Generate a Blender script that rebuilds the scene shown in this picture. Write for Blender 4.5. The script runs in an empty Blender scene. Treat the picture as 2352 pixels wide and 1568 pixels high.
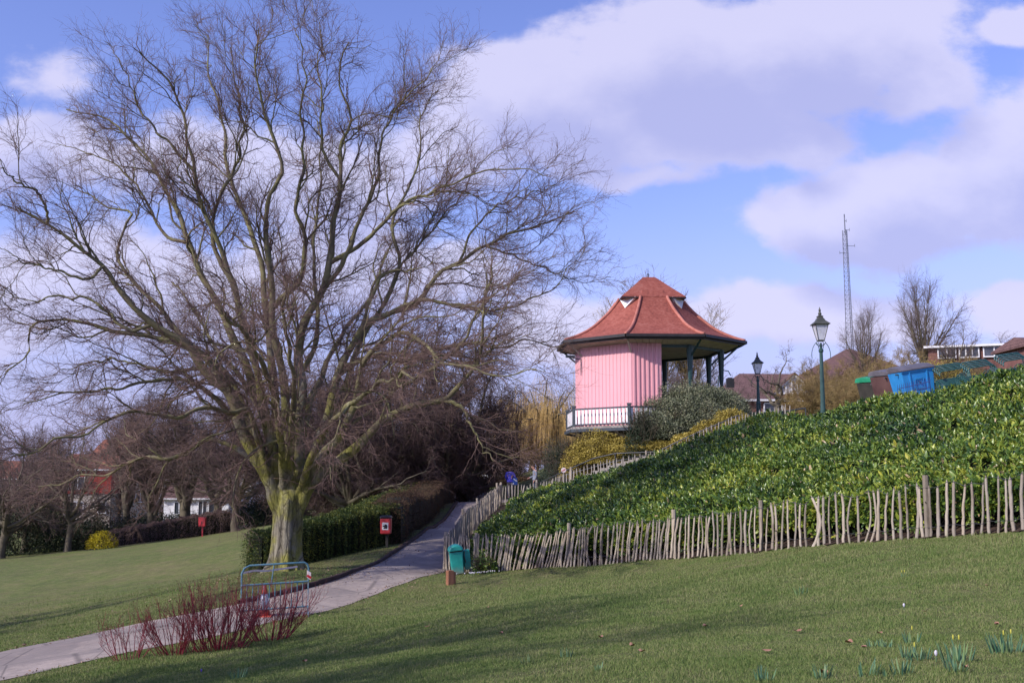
import bpy, math, random
import numpy as np
from mathutils import Vector, Matrix

scene = bpy.context.scene
COL = scene.collection
R = math.radians
rng = np.random.default_rng(11)
random.seed(11)

# ---------------------------------------------------------------- camera
PITCH = R(7.0)
EYE = 1.6
F = 2520.0                       # focal length in units of a 2352 px wide picture
cam_d = bpy.data.cameras.new('camera')
cam = bpy.data.objects.new('camera', cam_d)
COL.objects.link(cam)
cam.location = (0, 0, EYE)
cam.rotation_euler = (R(90) + PITCH, 0, 0)
cam_d.sensor_width = 36
cam_d.lens = F / 2352 * 36
cam_d.clip_start = 0.1
cam_d.clip_end = 5000
scene.camera = cam

def W(u, v, D):
    """the point at horizontal distance D seen in direction (u, v): used to survey the place from the photograph"""
    xn = (u - 1176) / F
    yn = (784 - v) / F
    d = np.array([xn, math.cos(PITCH) - yn * math.sin(PITCH), math.sin(PITCH) + yn * math.cos(PITCH)])
    d = d / d[1] * D
    return np.array([d[0], d[1], d[2] + EYE])

# ---------------------------------------------------------------- sun and sky
SUN_AZ = -57.0      # degrees, measured from straight behind the camera, negative = from the left
SUN_EL = 34.0
sx, sy = math.sin(R(SUN_AZ)), -math.cos(R(SUN_AZ))
sun_vec = Vector((sx * math.cos(R(SUN_EL)), sy * math.cos(R(SUN_EL)), math.sin(R(SUN_EL))))
sd = bpy.data.lights.new('sun', 'SUN')
sun = bpy.data.objects.new('sun', sd)
COL.objects.link(sun)
sd.energy = 3.6
sd.angle = R(0.5)
sd.color = (1.0, 0.93, 0.86)
sun.rotation_euler = sun_vec.to_track_quat('Z', 'Y').to_euler()
sun.location = (-30, -20, 40)

scene.view_settings.view_transform = 'Standard'
scene.view_settings.look = 'None'
scene.view_settings.gamma = 1
scene.view_settings.exposure = 0.3
scene.cycles.max_bounces = 5
scene.cycles.diffuse_bounces = 2
scene.cycles.glossy_bounces = 2
scene.cycles.transparent_max_bounces = 6
scene.cycles.use_denoising = True

world = bpy.data.worlds.new('World')
scene.world = world
world.use_nodes = True

class NT:
    """small helper to wire shader nodes"""
    def __init__(s, tree):
        s.t = tree; s.n = tree.nodes; s.l = tree.links
    def node(s, typ, **kw):
        n = s.n.new(typ)
        for k, v in kw.items():
            setattr(n, k, v)
        return n
    def put(s, sock, val):
        if val is None: return
        if hasattr(val, 'is_output'): s.l.new(val, sock)
        elif hasattr(val, '__len__') and len(val) == 3 and sock.type == 'RGBA': sock.default_value = (*val, 1)
        else: sock.default_value = val
    def math(s, op, a, b=None, c=None, clamp=False):
        n = s.node('ShaderNodeMath', operation=op, use_clamp=clamp)
        s.put(n.inputs[0], a); s.put(n.inputs[1], b); s.put(n.inputs[2], c)
        return n.outputs[0]
    def vmath(s, op, a, b=None):
        n = s.node('ShaderNodeVectorMath', operation=op)
        s.put(n.inputs[0], a); s.put(n.inputs[1], b)
        return n.outputs['Value'] if op in ('LENGTH', 'DOT_PRODUCT') else n.outputs[0]
    def noise(s, vec, scale, detail=4, rough=0.55, dist=0.0):
        n = s.node('ShaderNodeTexNoise')
        s.put(n.inputs['Vector'], vec); n.inputs['Scale'].default_value = scale
        n.inputs['Detail'].default_value = detail; n.inputs['Roughness'].default_value = rough
        n.inputs['Distortion'].default_value = dist
        return n.outputs['Fac']
    def ramp(s, fac, stops, interp='LINEAR'):
        n = s.node('ShaderNodeValToRGB'); s.put(n.inputs[0], fac)
        cr = n.color_ramp; cr.interpolation = interp
        while len(cr.elements) < len(stops): cr.elements.new(0.5)
        for e, (p, c) in zip(cr.elements, stops):
            e.position = p; e.color = (*c, 1) if len(c) == 3 else c
        return n.outputs[0]
    def mix(s, fac, a, b, blend='MIX'):
        n = s.node('ShaderNodeMix', data_type='RGBA', blend_type=blend)
        s.put(n.inputs[0], fac); s.put(n.inputs[6], a); s.put(n.inputs[7], b)
        return n.outputs[2]
    def maprange(s, v, a, b, c=0.0, d=1.0, smooth=True):
        n = s.node('ShaderNodeMapRange', interpolation_type='SMOOTHSTEP' if smooth else 'LINEAR')
        for i, x in enumerate((v, a, b, c, d)): s.put(n.inputs[i], x)
        return n.outputs[0]

# the sky: Nishita air with fair-weather cumulus standing at fixed bearings
CLOUDS = [  # bearing as (u, v), half width, half height, weight
    (1260, 235, 330, 150, 1.0), (1560, 150, 430, 210, 1.0), (1900, 110, 380, 190, 1.0), (1480, 330, 420, 70, .6),
    (1850, 300, 160, 75, .7), (2110, 200, 160, 110, .9),
    (2345, 90, 130, 70, .8), (1900, 500, 230, 120, 1.0), (2090, 470, 300, 160, 1.0), (2400, 400, 330, 220, 1.0),
    (1750, 735, 420, 80, .8), (2330, 710, 170, 60, .9), (1330, 770, 240, 80, .9), (1420, 395, 170, 36, .45),
    (60, 350, 300, 140, .95), (140, 160, 120, 90, .36), (400, 380, 320, 120, .5), (760, 430, 280, 140, .6),
    (250, 680, 520, 160, .65), (830, 640, 380, 150, .75), (1060, 330, 260, 120, .7),
]
g = bpy.data.node_groups.new('cloud_cover', 'ShaderNodeTree')
g.interface.new_socket('P', in_out='INPUT', socket_type='NodeSocketVector')
g.interface.new_socket('D', in_out='OUTPUT', socket_type='NodeSocketFloat')
G = NT(g)
gi = G.node('NodeGroupInput'); go = G.node('NodeGroupOutput')
acc = None
for (u, v, ru, rv, wt) in CLOUDS:
    c = W(u, v, 1.0); c[2] -= EYE
    mp = G.node('ShaderNodeMapping', vector_type='POINT')
    mp.inputs['Location'].default_value = (-c[0] * F / ru, -c[2] * F / rv, 0); mp.inputs['Scale'].default_value = (F / ru, F / rv, 0)
    G.put(mp.inputs[0], gi.outputs[0])
    l = G.math('MULTIPLY_ADD', G.vmath('LENGTH', mp.outputs[0]), -wt, wt)
    acc = l if acc is None else G.math('SMOOTH_MAX', acc, l, 0.3)
G.put(go.inputs[0], acc)

N = NT(world.node_tree)
bg = world.node_tree.nodes['Background']
sky = N.node('ShaderNodeTexSky', sky_type='NISHITA', sun_disc=False)
sky.sun_elevation = R(SUN_EL)
sky.sun_rotation = math.atan2(sun_vec.x, sun_vec.y)
sky.air_density = 1.0; sky.dust_density = 1.0; sky.ozone_density = 1.6; sky.altitude = 80
tc = N.node('ShaderNodeTexCoord')
sep = N.node('ShaderNodeSeparateXYZ'); N.put(sep.inputs[0], tc.outputs['Generated'])
yy = N.math('MAXIMUM', N.math('ABSOLUTE', sep.outputs[1]), 0.25)
px_, pz_ = N.math('DIVIDE', sep.outputs[0], yy), N.math('DIVIDE', sep.outputs[2], yy)
cb = N.node('ShaderNodeCombineXYZ'); N.put(cb.inputs[0], px_); N.put(cb.inputs[1], pz_)
P0 = cb.outputs[0]
warp = N.node('ShaderNodeTexNoise'); warp.inputs['Scale'].default_value = 6; warp.inputs['Detail'].default_value = 4
N.put(warp.inputs['Vector'], P0)
wv = N.vmath('MULTIPLY', N.vmath('SUBTRACT', warp.outputs['Color'], (0.5, 0.5, 0.5)), (0.12, 0.09, 0.0))
Pw = N.vmath('ADD', P0, wv)
n1 = N.math('MULTIPLY', N.math('SUBTRACT', N.noise(N.vmath('MULTIPLY', P0, (1.0, 1.5, 1.0)), 6.5, 9, 0.62), 0.5), 1.5)
def dens_at(vec):
    n = N.node('ShaderNodeGroup'); n.node_tree = g; N.put(n.inputs[0], vec); return n.outputs[0]
d0 = N.math('ADD', dens_at(Pw), n1)
d1 = dens_at(N.vmath('ADD', Pw, (-0.012, 0.045, 0)))
alpha = N.maprange(d0, -0.07, 0.26)
shade = N.maprange(N.math('ADD', N.math('MULTIPLY', d1, 1.0), N.math('MULTIPLY', n1, .75)), -0.02, 0.72)
SKY_TINT = (1.33, 1.22, 1.85)
skyc = N.mix(1.0, sky.outputs[0], SKY_TINT, 'MULTIPLY')
cloudc = N.mix(shade, (6.2, 6.0, 8.1), (4.1, 4.2, 6.9))
hz = N.maprange(sep.outputs[2], 0.02, 0.26, 0.8, 0.0)
skyc = N.mix(hz, skyc, (4.1, 4.2, 7.3))
final = N.mix(N.math('MULTIPLY', alpha, 0.84), skyc, cloudc)
below = N.maprange(sep.outputs[2], -0.02, 0.0)
final = N.mix(below, (1.2, 1.2, 1.3), final)
N.put(bg.inputs['Color'], final)
bg.inputs['Strength'].default_value = 0.1

# ---------------------------------------------------------------- helpers
def tag(o, label=None, cat=None, group=None, kind=None):
    if label: o['label'] = label
    if cat: o['category'] = cat
    if group: o['group'] = group
    if kind: o['kind'] = kind
    return o

def empty(name, loc, rz=0.0):
    o = bpy.data.objects.new(name, None); COL.objects.link(o)
    o.location = loc; o.rotation_euler = (0, 0, rz); o.empty_display_size = 0.2
    return o

def link(name, me, parent=None):
    o = bpy.data.objects.new(name, me); COL.objects.link(o)
    if parent is not None: o.parent = parent
    return o

def build(name, verts, faces, mats, parent=None, smooth=False, matidx=None):
    """verts (n,3); faces = list of int arrays (m,k)"""
    verts = np.asarray(verts, dtype=np.float32)
    if not isinstance(faces, (list, tuple)): faces = [faces]
    faces = [np.asarray(f, dtype=np.int32) for f in faces if len(f)]
    me = bpy.data.meshes.new(name)
    nl = sum(f.size for f in faces); npoly = sum(len(f) for f in faces)
    me.vertices.add(len(verts)); me.vertices.foreach_set('co', verts.ravel())
    me.loops.add(nl); me.loops.foreach_set('vertex_index', np.concatenate([f.ravel() for f in faces]))
    me.polygons.add(npoly)
    tot = np.concatenate([np.full(len(f), f.shape[1], dtype=np.int32) for f in faces])
    start = np.concatenate([[0], np.cumsum(tot)[:-1]]).astype(np.int32)
    me.polygons.foreach_set('loop_start', start)
    if smooth: me.polygons.foreach_set('use_smooth', np.ones(npoly, dtype=bool))
    if not isinstance(mats, (list, tuple)): mats = [mats]
    for m in mats: me.materials.append(m)
    if matidx is not None: me.polygons.foreach_set('material_index', np.asarray(matidx, dtype=np.int32))
    me.update(calc_edges=True)
    me.validate()
    return link(name, me, parent)

class MB:
    """collects boxes, tubes and polygons, links them as one mesh object"""
    def __init__(s): s.v = []; s.f = {3: [], 4: []}; s.ng = []; s.n = 0
    def add(s, v, f):
        v = np.asarray(v, dtype=float)
        for q in f:
            q = [i + s.n for i in q]
            if len(q) in (3, 4): s.f[len(q)].append(q)
            else: s.ng.append(q)
        s.v.append(v); s.n += len(v); return s
    def addarr(s, v, quads=None, tris=None):
        if quads is not None and len(quads): s.f[4].extend((np.asarray(quads) + s.n).tolist())
        if tris is not None and len(tris): s.f[3].extend((np.asarray(tris) + s.n).tolist())
        s.v.append(np.asarray(v)); s.n += len(v); return s
    def box(s, c, size, rz=0.0, M=None, taper=1.0):
        x, y, z = [a / 2 for a in size]
        v = np.array([[-x, -y, -z], [x, -y, -z], [x, y, -z], [-x, y, -z], [-x * taper, -y * taper, z], [x * taper, -y * taper, z], [x * taper, y * taper, z], [-x * taper, y * taper, z]])
        if M is not None: v = v @ np.array(M).T
        if rz:
            c_, s_ = math.cos(rz), math.sin(rz); v = v @ np.array([[c_, s_, 0], [-s_, c_, 0], [0, 0, 1]])
        return s.add(v + np.array(c), [(0, 3, 2, 1), (4, 5, 6, 7), (0, 1, 5, 4), (1, 2, 6, 5), (2, 3, 7, 6), (3, 0, 4, 7)])
    def beam(s, a, b, w, h):
        """rectangular bar from a to b, w across, h high"""
        a = np.array(a, float); b = np.array(b, float); t = b - a; L = np.linalg.norm(t); t /= L
        up = np.array([0, 0, 1.]) if abs(t[2]) < .95 else np.array([0, 1., 0])
        sdir = np.cross(t, up); sdir /= np.linalg.norm(sdir); up = np.cross(sdir, t)
        v = [p + sdir * i * w / 2 + up * j * h / 2 for p in (a, b) for (i, j) in ((-1, -1), (1, -1), (1, 1), (-1, 1))]
        return s.add(v, [(3, 2, 1, 0), (4, 5, 6, 7), (0, 1, 5, 4), (1, 2, 6, 5), (2, 3, 7, 6), (3, 0, 4, 7)])
    def tube(s, pts, r, sides=8, cap=True):
        pts = np.array(pts, float)[None]; K = pts.shape[1]
        rr = np.full((1, K), r) if np.isscalar(r) else np.array(r, float)[None]
        v, q = tubes(pts, rr, sides)
        n0 = s.n; s.addarr(v, quads=q)
        if cap:
            s.ng.append([n0 + i for i in range(sides)][::-1]); s.ng.append([n0 + (K - 1) * sides + i for i in range(sides)])
        return s
    def lathe(s, c, prof, sides=12, rot=0.0, sq=1.0):
        """prof: list of (radius, z)"""
        a = np.arange(sides) * 2 * math.pi / sides + rot
        v = [[c[0] + r * math.cos(t), c[1] + r * math.sin(t) * sq, c[2] + z] for r, z in prof for t in a]
        f = []
        for k in range(len(prof) - 1):
            for i in range(sides):
                j = (i + 1) % sides
                f.append((k * sides + i, k * sides + j, (k + 1) * sides + j, (k + 1) * sides + i))
        n0 = s.n; s.add(v, f)
        s.ng.append([n0 + i for i in range(sides)][::-1]); s.ng.append([n0 + (len(prof) - 1) * sides + i for i in range(sides)])
        return s
    def ball(s, c, r, n=10, m=6):
        r = (r, r, r) if np.isscalar(r) else r
        prof = [(math.sin(math.pi * k / m), -math.cos(math.pi * k / m)) for k in range(m + 1)]
        prof[0] = (0.02, -1); prof[-1] = (0.02, 1)
        a = np.arange(n) * 2 * math.pi / n
        v = [[c[0] + p * math.cos(t) * r[0], c[1] + p * math.sin(t) * r[1], c[2] + z * r[2]] for p, z in prof for t in a]
        f = [(k * n + i, k * n + (i + 1) % n, (k + 1) * n + (i + 1) % n, (k + 1) * n + i) for k in range(m) for i in range(n)]
        return s.add(v, f)
    def build(s, name, mat, parent=None, smooth=False, origin=None, bevel=0.0):
        v = np.concatenate(s.v)
        faces = [x for x in s.f[4]] + [x for x in s.f[3]] + s.ng
        me = bpy.data.meshes.new(name)
        if origin is not None: v = v - np.array(origin)
        me.from_pydata(v.tolist(), [], faces)
        me.materials.append(mat)
        if smooth:
            me.polygons.foreach_set('use_smooth', np.ones(len(me.polygons), dtype=bool))
        o = link(name, me, parent)
        if origin is not None: o.location = origin
        if bevel:
            m = o.modifiers.new('bevel', 'BEVEL'); m.width = bevel; m.segments = 2; m.limit_method = 'ANGLE'
        return o

def norm(a): return a / np.maximum(np.linalg.norm(a, axis=-1, keepdims=True), 1e-9)

def tubes(Pt, Rd, sides):
    """Pt (N,K,3), Rd (N,K) -> verts, quads"""
    N_, K = Pt.shape[:2]
    T = np.empty_like(Pt)
    T[:, 1:-1] = Pt[:, 2:] - Pt[:, :-2]; T[:, 0] = Pt[:, 1] - Pt[:, 0]; T[:, -1] = Pt[:, -1] - Pt[:, -2]
    T = norm(T)
    ov = norm(Pt[:, -1] - Pt[:, 0])
    ref = np.where(np.abs(ov[:, 2:3]) < 0.8, np.array([[0, 0, 1.]]), np.array([[0, 1., 0.1]]))
    a = ref[:, None, :] - (ref[:, None, :] * T).sum(-1, keepdims=True) * T
    a = norm(a); b = np.cross(T, a)
    th = np.arange(sides) * 2 * math.pi / sides
    V = Pt[:, :, None, :] + Rd[:, :, None, None] * (a[:, :, None, :] * np.cos(th)[None, None, :, None] + b[:, :, None, :] * np.sin(th)[None, None, :, None])
    base = (np.arange(N_) * K * sides)[:, None, None]
    k = (np.arange(K - 1) * sides)[None, :, None]; i = np.arange(sides)[None, None, :]; j = (i + 1) % sides
    q = np.stack([base + k + i, base + k + j, base + k + sides + j, base + k + sides + i], axis=-1)
    return V.reshape(-1, 3), q.reshape(-1, 4)

class Arr:
    def __init__(s): s.v = []; s.q = []; s.t = []; s.n = 0
    def add(s, v, q=None, t=None):
        if q is not None and len(q): s.q.append(np.asarray(q) + s.n)
        if t is not None and len(t): s.t.append(np.asarray(t) + s.n)
        s.v.append(v); s.n += len(v)
    def tub(s, P, Rr, sides):
        v, q = tubes(P, Rr, sides); s.add(v, q)
    def build(s, name, mat, parent=None, smooth=False, matidx=None, origin=None):
        v = np.concatenate(s.v)
        if origin is not None: v = v - np.array(origin)
        f = []
        if s.q: f.append(np.concatenate(s.q))
        if s.t: f.append(np.concatenate(s.t))
        return build(name, v, f, mat, parent, smooth, matidx)

def grow(P, D, L, K, wig, bias, rg, bent=None):
    """polylines: start points P (N,3), directions D, lengths L (N) -> (N,K+1,3)"""
    N_ = len(P); out = np.empty((N_, K + 1, 3)); out[:, 0] = P
    d = norm(D.copy()); st = (L / K)[:, None]
    for k in range(K):
        d = norm(d + rg.normal(0, wig, (N_, 3)) + bias)
        out[:, k + 1] = out[:, k] + d * st
    return out

def spawn(Pt, Rd, per, tmin, tmax, ang, rg):
    """pick points along polylines (N,K,3); per = array of child counts -> start, parent tangent, direction, t, radius, parent idx"""
    N_, K = Pt.shape[:2]
    idx = np.repeat(np.arange(N_), per)
    t = rg.uniform(tmin, tmax, len(idx))
    f = t * (K - 1); k = np.minimum(f.astype(int), K - 2); w = (f - k)[:, None]
    p = Pt[idx, k] * (1 - w) + Pt[idx, k + 1] * w
    tan = norm(Pt[idx, k + 1] - Pt[idx, k])
    r = Rd[idx, k] * (1 - w[:, 0]) + Rd[idx, k + 1] * w[:, 0]
    rnd = norm(rg.normal(0, 1, (len(idx), 3)))
    perp = norm(rnd - (rnd * tan).sum(-1, keepdims=True) * tan)
    a = rg.uniform(ang[0], ang[1], len(idx))[:, None]
    d = tan * np.cos(a) + perp * np.sin(a)
    return p, tan, d, t, r, idx

def taper(r0, r1, K, pw=1.0):
    s_ = (np.linspace(0, 1, K)[None, :]) ** pw
    return r0[:, None] * (1 - s_) + np.asarray(r1).reshape(-1, 1) * s_

def leaf_geo(P, D, Nn, L, Wd, fold=0.25, droop=0.15):
    """diamond leaves folded on the midrib: P base, D direction, Nn normal"""
    D = norm(D); S = norm(np.cross(D, Nn)); Nn = np.cross(S, D)
    L = L[:, None]; Wd = Wd[:, None]
    v = np.stack([P, P + D * L * .45 + S * Wd * .5 + Nn * Wd * fold, P + D * L - Nn * L * droop, P + D * L * .45 - S * Wd * .5 + Nn * Wd * fold], axis=1)
    b = (np.arange(len(P)) * 4)[:, None]
    t = np.concatenate([b + np.array([[0, 1, 2]]), b + np.array([[0, 2, 3]])])
    return v.reshape(-1, 3), t

# ---------------------------------------------------------------- materials
def pmat(name, cols, scale=3.0, rough=0.8, bump=0.0, bscale=None, detail=5, spec=0.3, metal=0.0, stretch=None, stops=None, trans=0.0, island=0.0, coat=0.0):
    m = bpy.data.materials.new(name); m.use_nodes = True
    N = NT(m.node_tree); bs = m.node_tree.nodes['Principled BSDF']
    tc = N.node('ShaderNodeTexCoord'); vec = tc.outputs['Object']
    if stretch: vec = N.vmath('MULTIPLY', vec, stretch)
    f = N.noise(vec, scale, detail, 0.6)
    if island:
        gm = N.node('ShaderNodeNewGeometry')
        f = N.math('ADD', N.math('MULTIPLY', N.math('SUBTRACT', gm.outputs['Random Per Island'], 0.5), island), f)
    n = len(cols)
    if stops is None: stops = [0.3 + 0.4 * i / max(1, n - 1) for i in range(n)]
    c = N.ramp(f, list(zip(stops, cols))) if n > 1 else cols[0]
    N.put(bs.inputs['Base Color'], c)
    bs.inputs['Roughness'].default_value = rough
    bs.inputs['Specular IOR Level'].default_value = spec
    bs.inputs['Metallic'].default_value = metal
    if coat: bs.inputs['Coat Weight'].default_value = coat; bs.inputs['Coat Roughness'].default_value = 0.2
    if bump:
        b = N.node('ShaderNodeBump'); b.inputs['Strength'].default_value = bump; b.inputs['Distance'].default_value = 0.03
        N.put(b.inputs['Height'], N.noise(vec, bscale or scale * 3, 6, 0.65)); N.put(bs.inputs['Normal'], b.outputs[0])
    if trans:
        tr = N.node('ShaderNodeBsdfTranslucent'); N.put(tr.inputs[0], c)
        ms = N.node('ShaderNodeMixShader'); ms.inputs[0].default_value = trans
        N.l.new(bs.outputs[0], ms.inputs[1]); N.l.new(tr.outputs[0], ms.inputs[2])
        N.l.new(ms.outputs[0], m.node_tree.nodes['Material Output'].inputs[0])
    return m

M = {}
M['bark'] = pmat('mossy_grey_bark', [(.075, .062, .042), (.165, .145, .085), (.2, .19, .08), (.3, .275, .19)], 1.6, .9, .5, 14, stops=[.25, .45, .6, .8])
def trunk_mat():
    m = bpy.data.materials.new('green_beech_bark'); m.use_nodes = True
    N = NT(m.node_tree); bs = m.node_tree.nodes['Principled BSDF']; v = N.node('ShaderNodeTexCoord').outputs['Object']
    a = N.noise(N.vmath('MULTIPLY', v, (1, 1, .3)), 3.2, 8, .7); b = N.noise(v, 1.1, 5, .6); f = N.noise(N.vmath('MULTIPLY', v, (1, 1, .45)), 26, 6, .75)
    grey = N.ramp(a, [(.3, (.09, .078, .06)), (.47, (.2, .18, .14)), (.62, (.3, .28, .22))])
    moss = N.ramp(a, [(.3, (.1, .1, .03)), (.5, (.23, .22, .06)), (.7, (.33, .32, .1))])
    c = N.mix(N.maprange(b, .4, .58), grey, moss)
    c = N.mix(.9, c, N.ramp(f, [(.3, (.5, .5, .5)), (.48, (1, 1, 1)), (.7, (1.3, 1.28, 1.2))]), 'MULTIPLY')
    vo = N.node('ShaderNodeTexVoronoi', feature='DISTANCE_TO_EDGE'); vo.inputs['Scale'].default_value = 3.2; N.put(vo.inputs['Vector'], N.vmath('MULTIPLY', v, (1.6, 1.6, .28)))
    cr = N.maprange(vo.outputs[0], 0, .035, 1, 0); c = N.mix(N.math('MULTIPLY', cr, .55), c, (.045, .035, .025))
    N.put(bs.inputs['Base Color'], c); bs.inputs['Roughness'].default_value = .92; bs.inputs['Specular IOR Level'].default_value = .2
    bm = N.node('ShaderNodeBump'); bm.inputs['Strength'].default_value = 1.0; bm.inputs['Distance'].default_value = .035
    N.put(bm.inputs['Height'], N.math('SUBTRACT', N.math('ADD', f, a), N.math('MULTIPLY', cr, .8))); N.put(bs.inputs['Normal'], bm.outputs[0])
    return m
M['trunk'] = trunk_mat()
M['twig'] = pmat('reddish_twigs', [(.1, .06, .052), (.24, .16, .13)], 2.0, .85)
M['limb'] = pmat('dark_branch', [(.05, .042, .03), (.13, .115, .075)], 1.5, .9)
M['bgbark'] = pmat('far_bark', [(.08, .068, .05), (.19, .165, .11)], 1.2, .9)
M['bgtwig'] = pmat('far_twigs', [(.09, .06, .055), (.19, .135, .115)], .6, .9)
M['darktwig'] = pmat('dark_brown_twigs', [(.04, .027, .025), (.115, .073, .062)], .7, .9)  # the dense trees' own dark brown
M['limetwig'] = pmat('lichen_twigs', [(.2, .125, .06), (.36, .28, .11)], 1.0, .9)
M['willow'] = pmat('golden_willow_twigs', [(.52, .34, .12), (.82, .6, .25)], .8, .8, trans=.2)
M['dogwood'] = pmat('crimson_stems', [(.13, .018, .03), (.3, .035, .055)], 3.0, .5)
M['dogtwig'] = pmat('dark_red_stems', [(.07, .025, .03), (.17, .05, .05)], 3.0, .6)
def laurel_mat():
    m = bpy.data.materials.new('glossy_laurel_leaf'); m.use_nodes = True
    N = NT(m.node_tree); bs = m.node_tree.nodes['Principled BSDF']; v = N.node('ShaderNodeTexCoord').outputs['Object']
    isl = N.node('ShaderNodeNewGeometry').outputs['Random Per Island']
    f = N.math('ADD', N.math('MULTIPLY', N.noise(v, .28, 3, .6), .75), N.math('MULTIPLY', N.noise(v, 1.6, 3, .6), .65))
    f = N.math('ADD', f, N.math('MULTIPLY', isl, .42)); f = N.math('SUBTRACT', f, .41)
    c = N.ramp(f, [(.22, (.02, .055, .02)), (.42, (.07, .14, .028)), (.58, (.17, .26, .04)), (.74, (.34, .40, .06)), (.92, (.62, .55, .08))])
    dead = N.math('GREATER_THAN', N.math('FRACT', N.math('MULTIPLY', isl, 37.0)), .985)
    c = N.mix(dead, c, (.5, .36, .2))
    N.put(bs.inputs['Base Color'], c); bs.inputs['Roughness'].default_value = .33; bs.inputs['Specular IOR Level'].default_value = .55
    tr = N.node('ShaderNodeBsdfTranslucent'); N.put(tr.inputs[0], c); ms = N.node('ShaderNodeMixShader'); ms.inputs[0].default_value = .2
    N.l.new(bs.outputs[0], ms.inputs[1]); N.l.new(tr.outputs[0], ms.inputs[2]); N.l.new(ms.outputs[0], m.node_tree.nodes['Material Output'].inputs[0])
    return m
M['laurel'] = laurel_mat()
M['laurel_core'] = pmat('dark_hedge_core', [(.012, .02, .008), (.03, .03, .015)], 2, .9)  # near-black colour for the solid core added inside the hedges
M['privet'] = pmat('privet_leaf', [(.03, .06, .016), (.1, .14, .03), (.3, .28, .05)], 1.0, .5, stops=[.3, .55, .9], island=.5, trans=.15)
M['purple_hedge'] = pmat('purplish_twig_hedge', [(.14, .09, .085), (.3, .2, .18), (.24, .2, .1)], 1.0, .85, stops=[.3, .6, .95], island=.5)
M['beech_hedge'] = pmat('brown_hedge_leaf', [(.06, .035, .022), (.13, .075, .045), (.1, .1, .035)], 1.0, .8, stops=[.3, .6, .95], island=.5)
M['elaeagnus'] = pmat('grey_green_leaf', [(.1, .12, .065), (.22, .25, .15), (.42, .38, .24)], .9, .5, stops=[.3, .55, .9], island=.5, trans=.1)
M['gold'] = pmat('golden_privet_leaf', [(.22, .17, .035), (.46, .37, .07), (.66, .55, .16)], 1.0, .55, stops=[.3, .55, .9], island=.5, trans=.15)
M['dark_leaf'] = pmat('evergreen_leaf', [(.012, .025, .012), (.035, .06, .025), (.07, .09, .03)], .8, .45, stops=[.3, .55, .95], island=.5)
M['blue_leaf'] = pmat('blue_green_leaf', [(.03, .055, .035), (.075, .11, .065)], .8, .5, island=.5)
M['forsythia'] = pmat('yellow_blossom', [(.5, .38, .01), (.75, .62, .03)], 2.0, .6, island=.5)
M['soil'] = pmat('dark_soil', [(.03, .02, .014), (.085, .055, .038)], 4.0, 1.0, .6, 12)
def paling_mat():
    m = pmat('weathered_chestnut', [(.16, .125, .095), (.36, .31, .245), (.42, .375, .31), (.33, .32, .19)], 2.6, .9, .4, 22, stretch=(1.2, 1.2, .35), stops=[.28, .45, .6, .78])
    N = NT(m.node_tree); bs = m.node_tree.nodes['Principled BSDF']; src = bs.inputs['Base Color'].links[0].from_socket
    oi = N.node('ShaderNodeObjectInfo'); r = N.ramp(oi.outputs['Random'], [(0, (.58, .57, .55)), (.35, (.85, .84, .84)), (.7, (1.02, 1, .97)), (1, (1.2, 1.17, 1.1))])
    N.put(bs.inputs['Base Color'], N.mix(1, src, r, 'MULTIPLY')); return m
M['fence'] = paling_mat()
M['fence2'] = pmat('grey_chestnut', [(.2, .18, .15), (.42, .38, .32)], 1.0, .9, stretch=(1, 1, .3))
M['wire'] = pmat('galvanised_wire', [(.12, .12, .125)], 1, .5, metal=.6)
# ---------------------------------------------------------------- the lie of the land
ctrl = []
def cp(u, v, D): ctrl.append(W(u, v, D))
def cz(x, y, z): ctrl.append(np.array([x, y, z], float))
PATH_L = [(0, 1498, 25), (177, 1458, 26), (310, 1431, 27), (444, 1409, 28), (560, 1385, 29.2), (696, 1350, 31), (784, 1326, 32.7), (844, 1300, 35), (904, 1272, 38), (944, 1244, 42), (984, 1216, 46.5), (1016, 1188, 52), (1052, 1154, 61)]
PATH_R = [(35, 1556, 21), (177, 1522, 22), (266, 1507, 22.6), (440, 1472, 24), (580, 1441, 25.6), (728, 1406, 27.5), (824, 1380, 29.3), (904, 1348, 31.2), (964, 1326, 33), (1018, 1312, 34.8), (1041, 1284, 38), (1062, 1256, 42), (1084, 1222, 46.5), (1104, 1192, 52), (1128, 1154, 61)]
FRONT = [(1020, 1313, 35), (1250, 1303, 33.2), (1440, 1290, 31), (1700, 1272, 27.6), (2050, 1240, 24), (2352, 1216, 21.8), (2650, 1190, 19.5)]
BACK = [(1150, 1160, 58), (1240, 1156, 57), (1310, 1130, 55), (1400, 1106, 54), (1500, 1088, 53), (1560, 1066, 52.5), (1620, 1036, 52), (1700, 1004, 51)]
for p in PATH_L[::2] + PATH_R[::2] + FRONT + BACK: cp(*p)
for p in [(1176, 1568, 9), (2352, 1568, 8), (1760, 1568, 8.5), (500, 1568, 14.5), (560, 1500, 21), (900, 1480, 17.5), (1176, 1400, 20), (1500, 1400, 17), (1700, 1340, 20.5), (2352, 1400, 13), (1033, 1347, 31),
          (0, 1440, 33), (0, 1350, 50), (0, 1283, 75), (250, 1257, 78), (560, 1217, 82), (560, 1300, 46), (300, 1400, 32), (652, 1305, 34), (700, 1310, 36), (885, 1258, 40.5),
          (820, 1185, 70), (1172, 1147, 62), (1100, 1132, 80), (1000, 1135, 80), (1100, 1105, 150), (200, 1192, 150), (500, 1188, 145)]:
    cp(*p)
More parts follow.
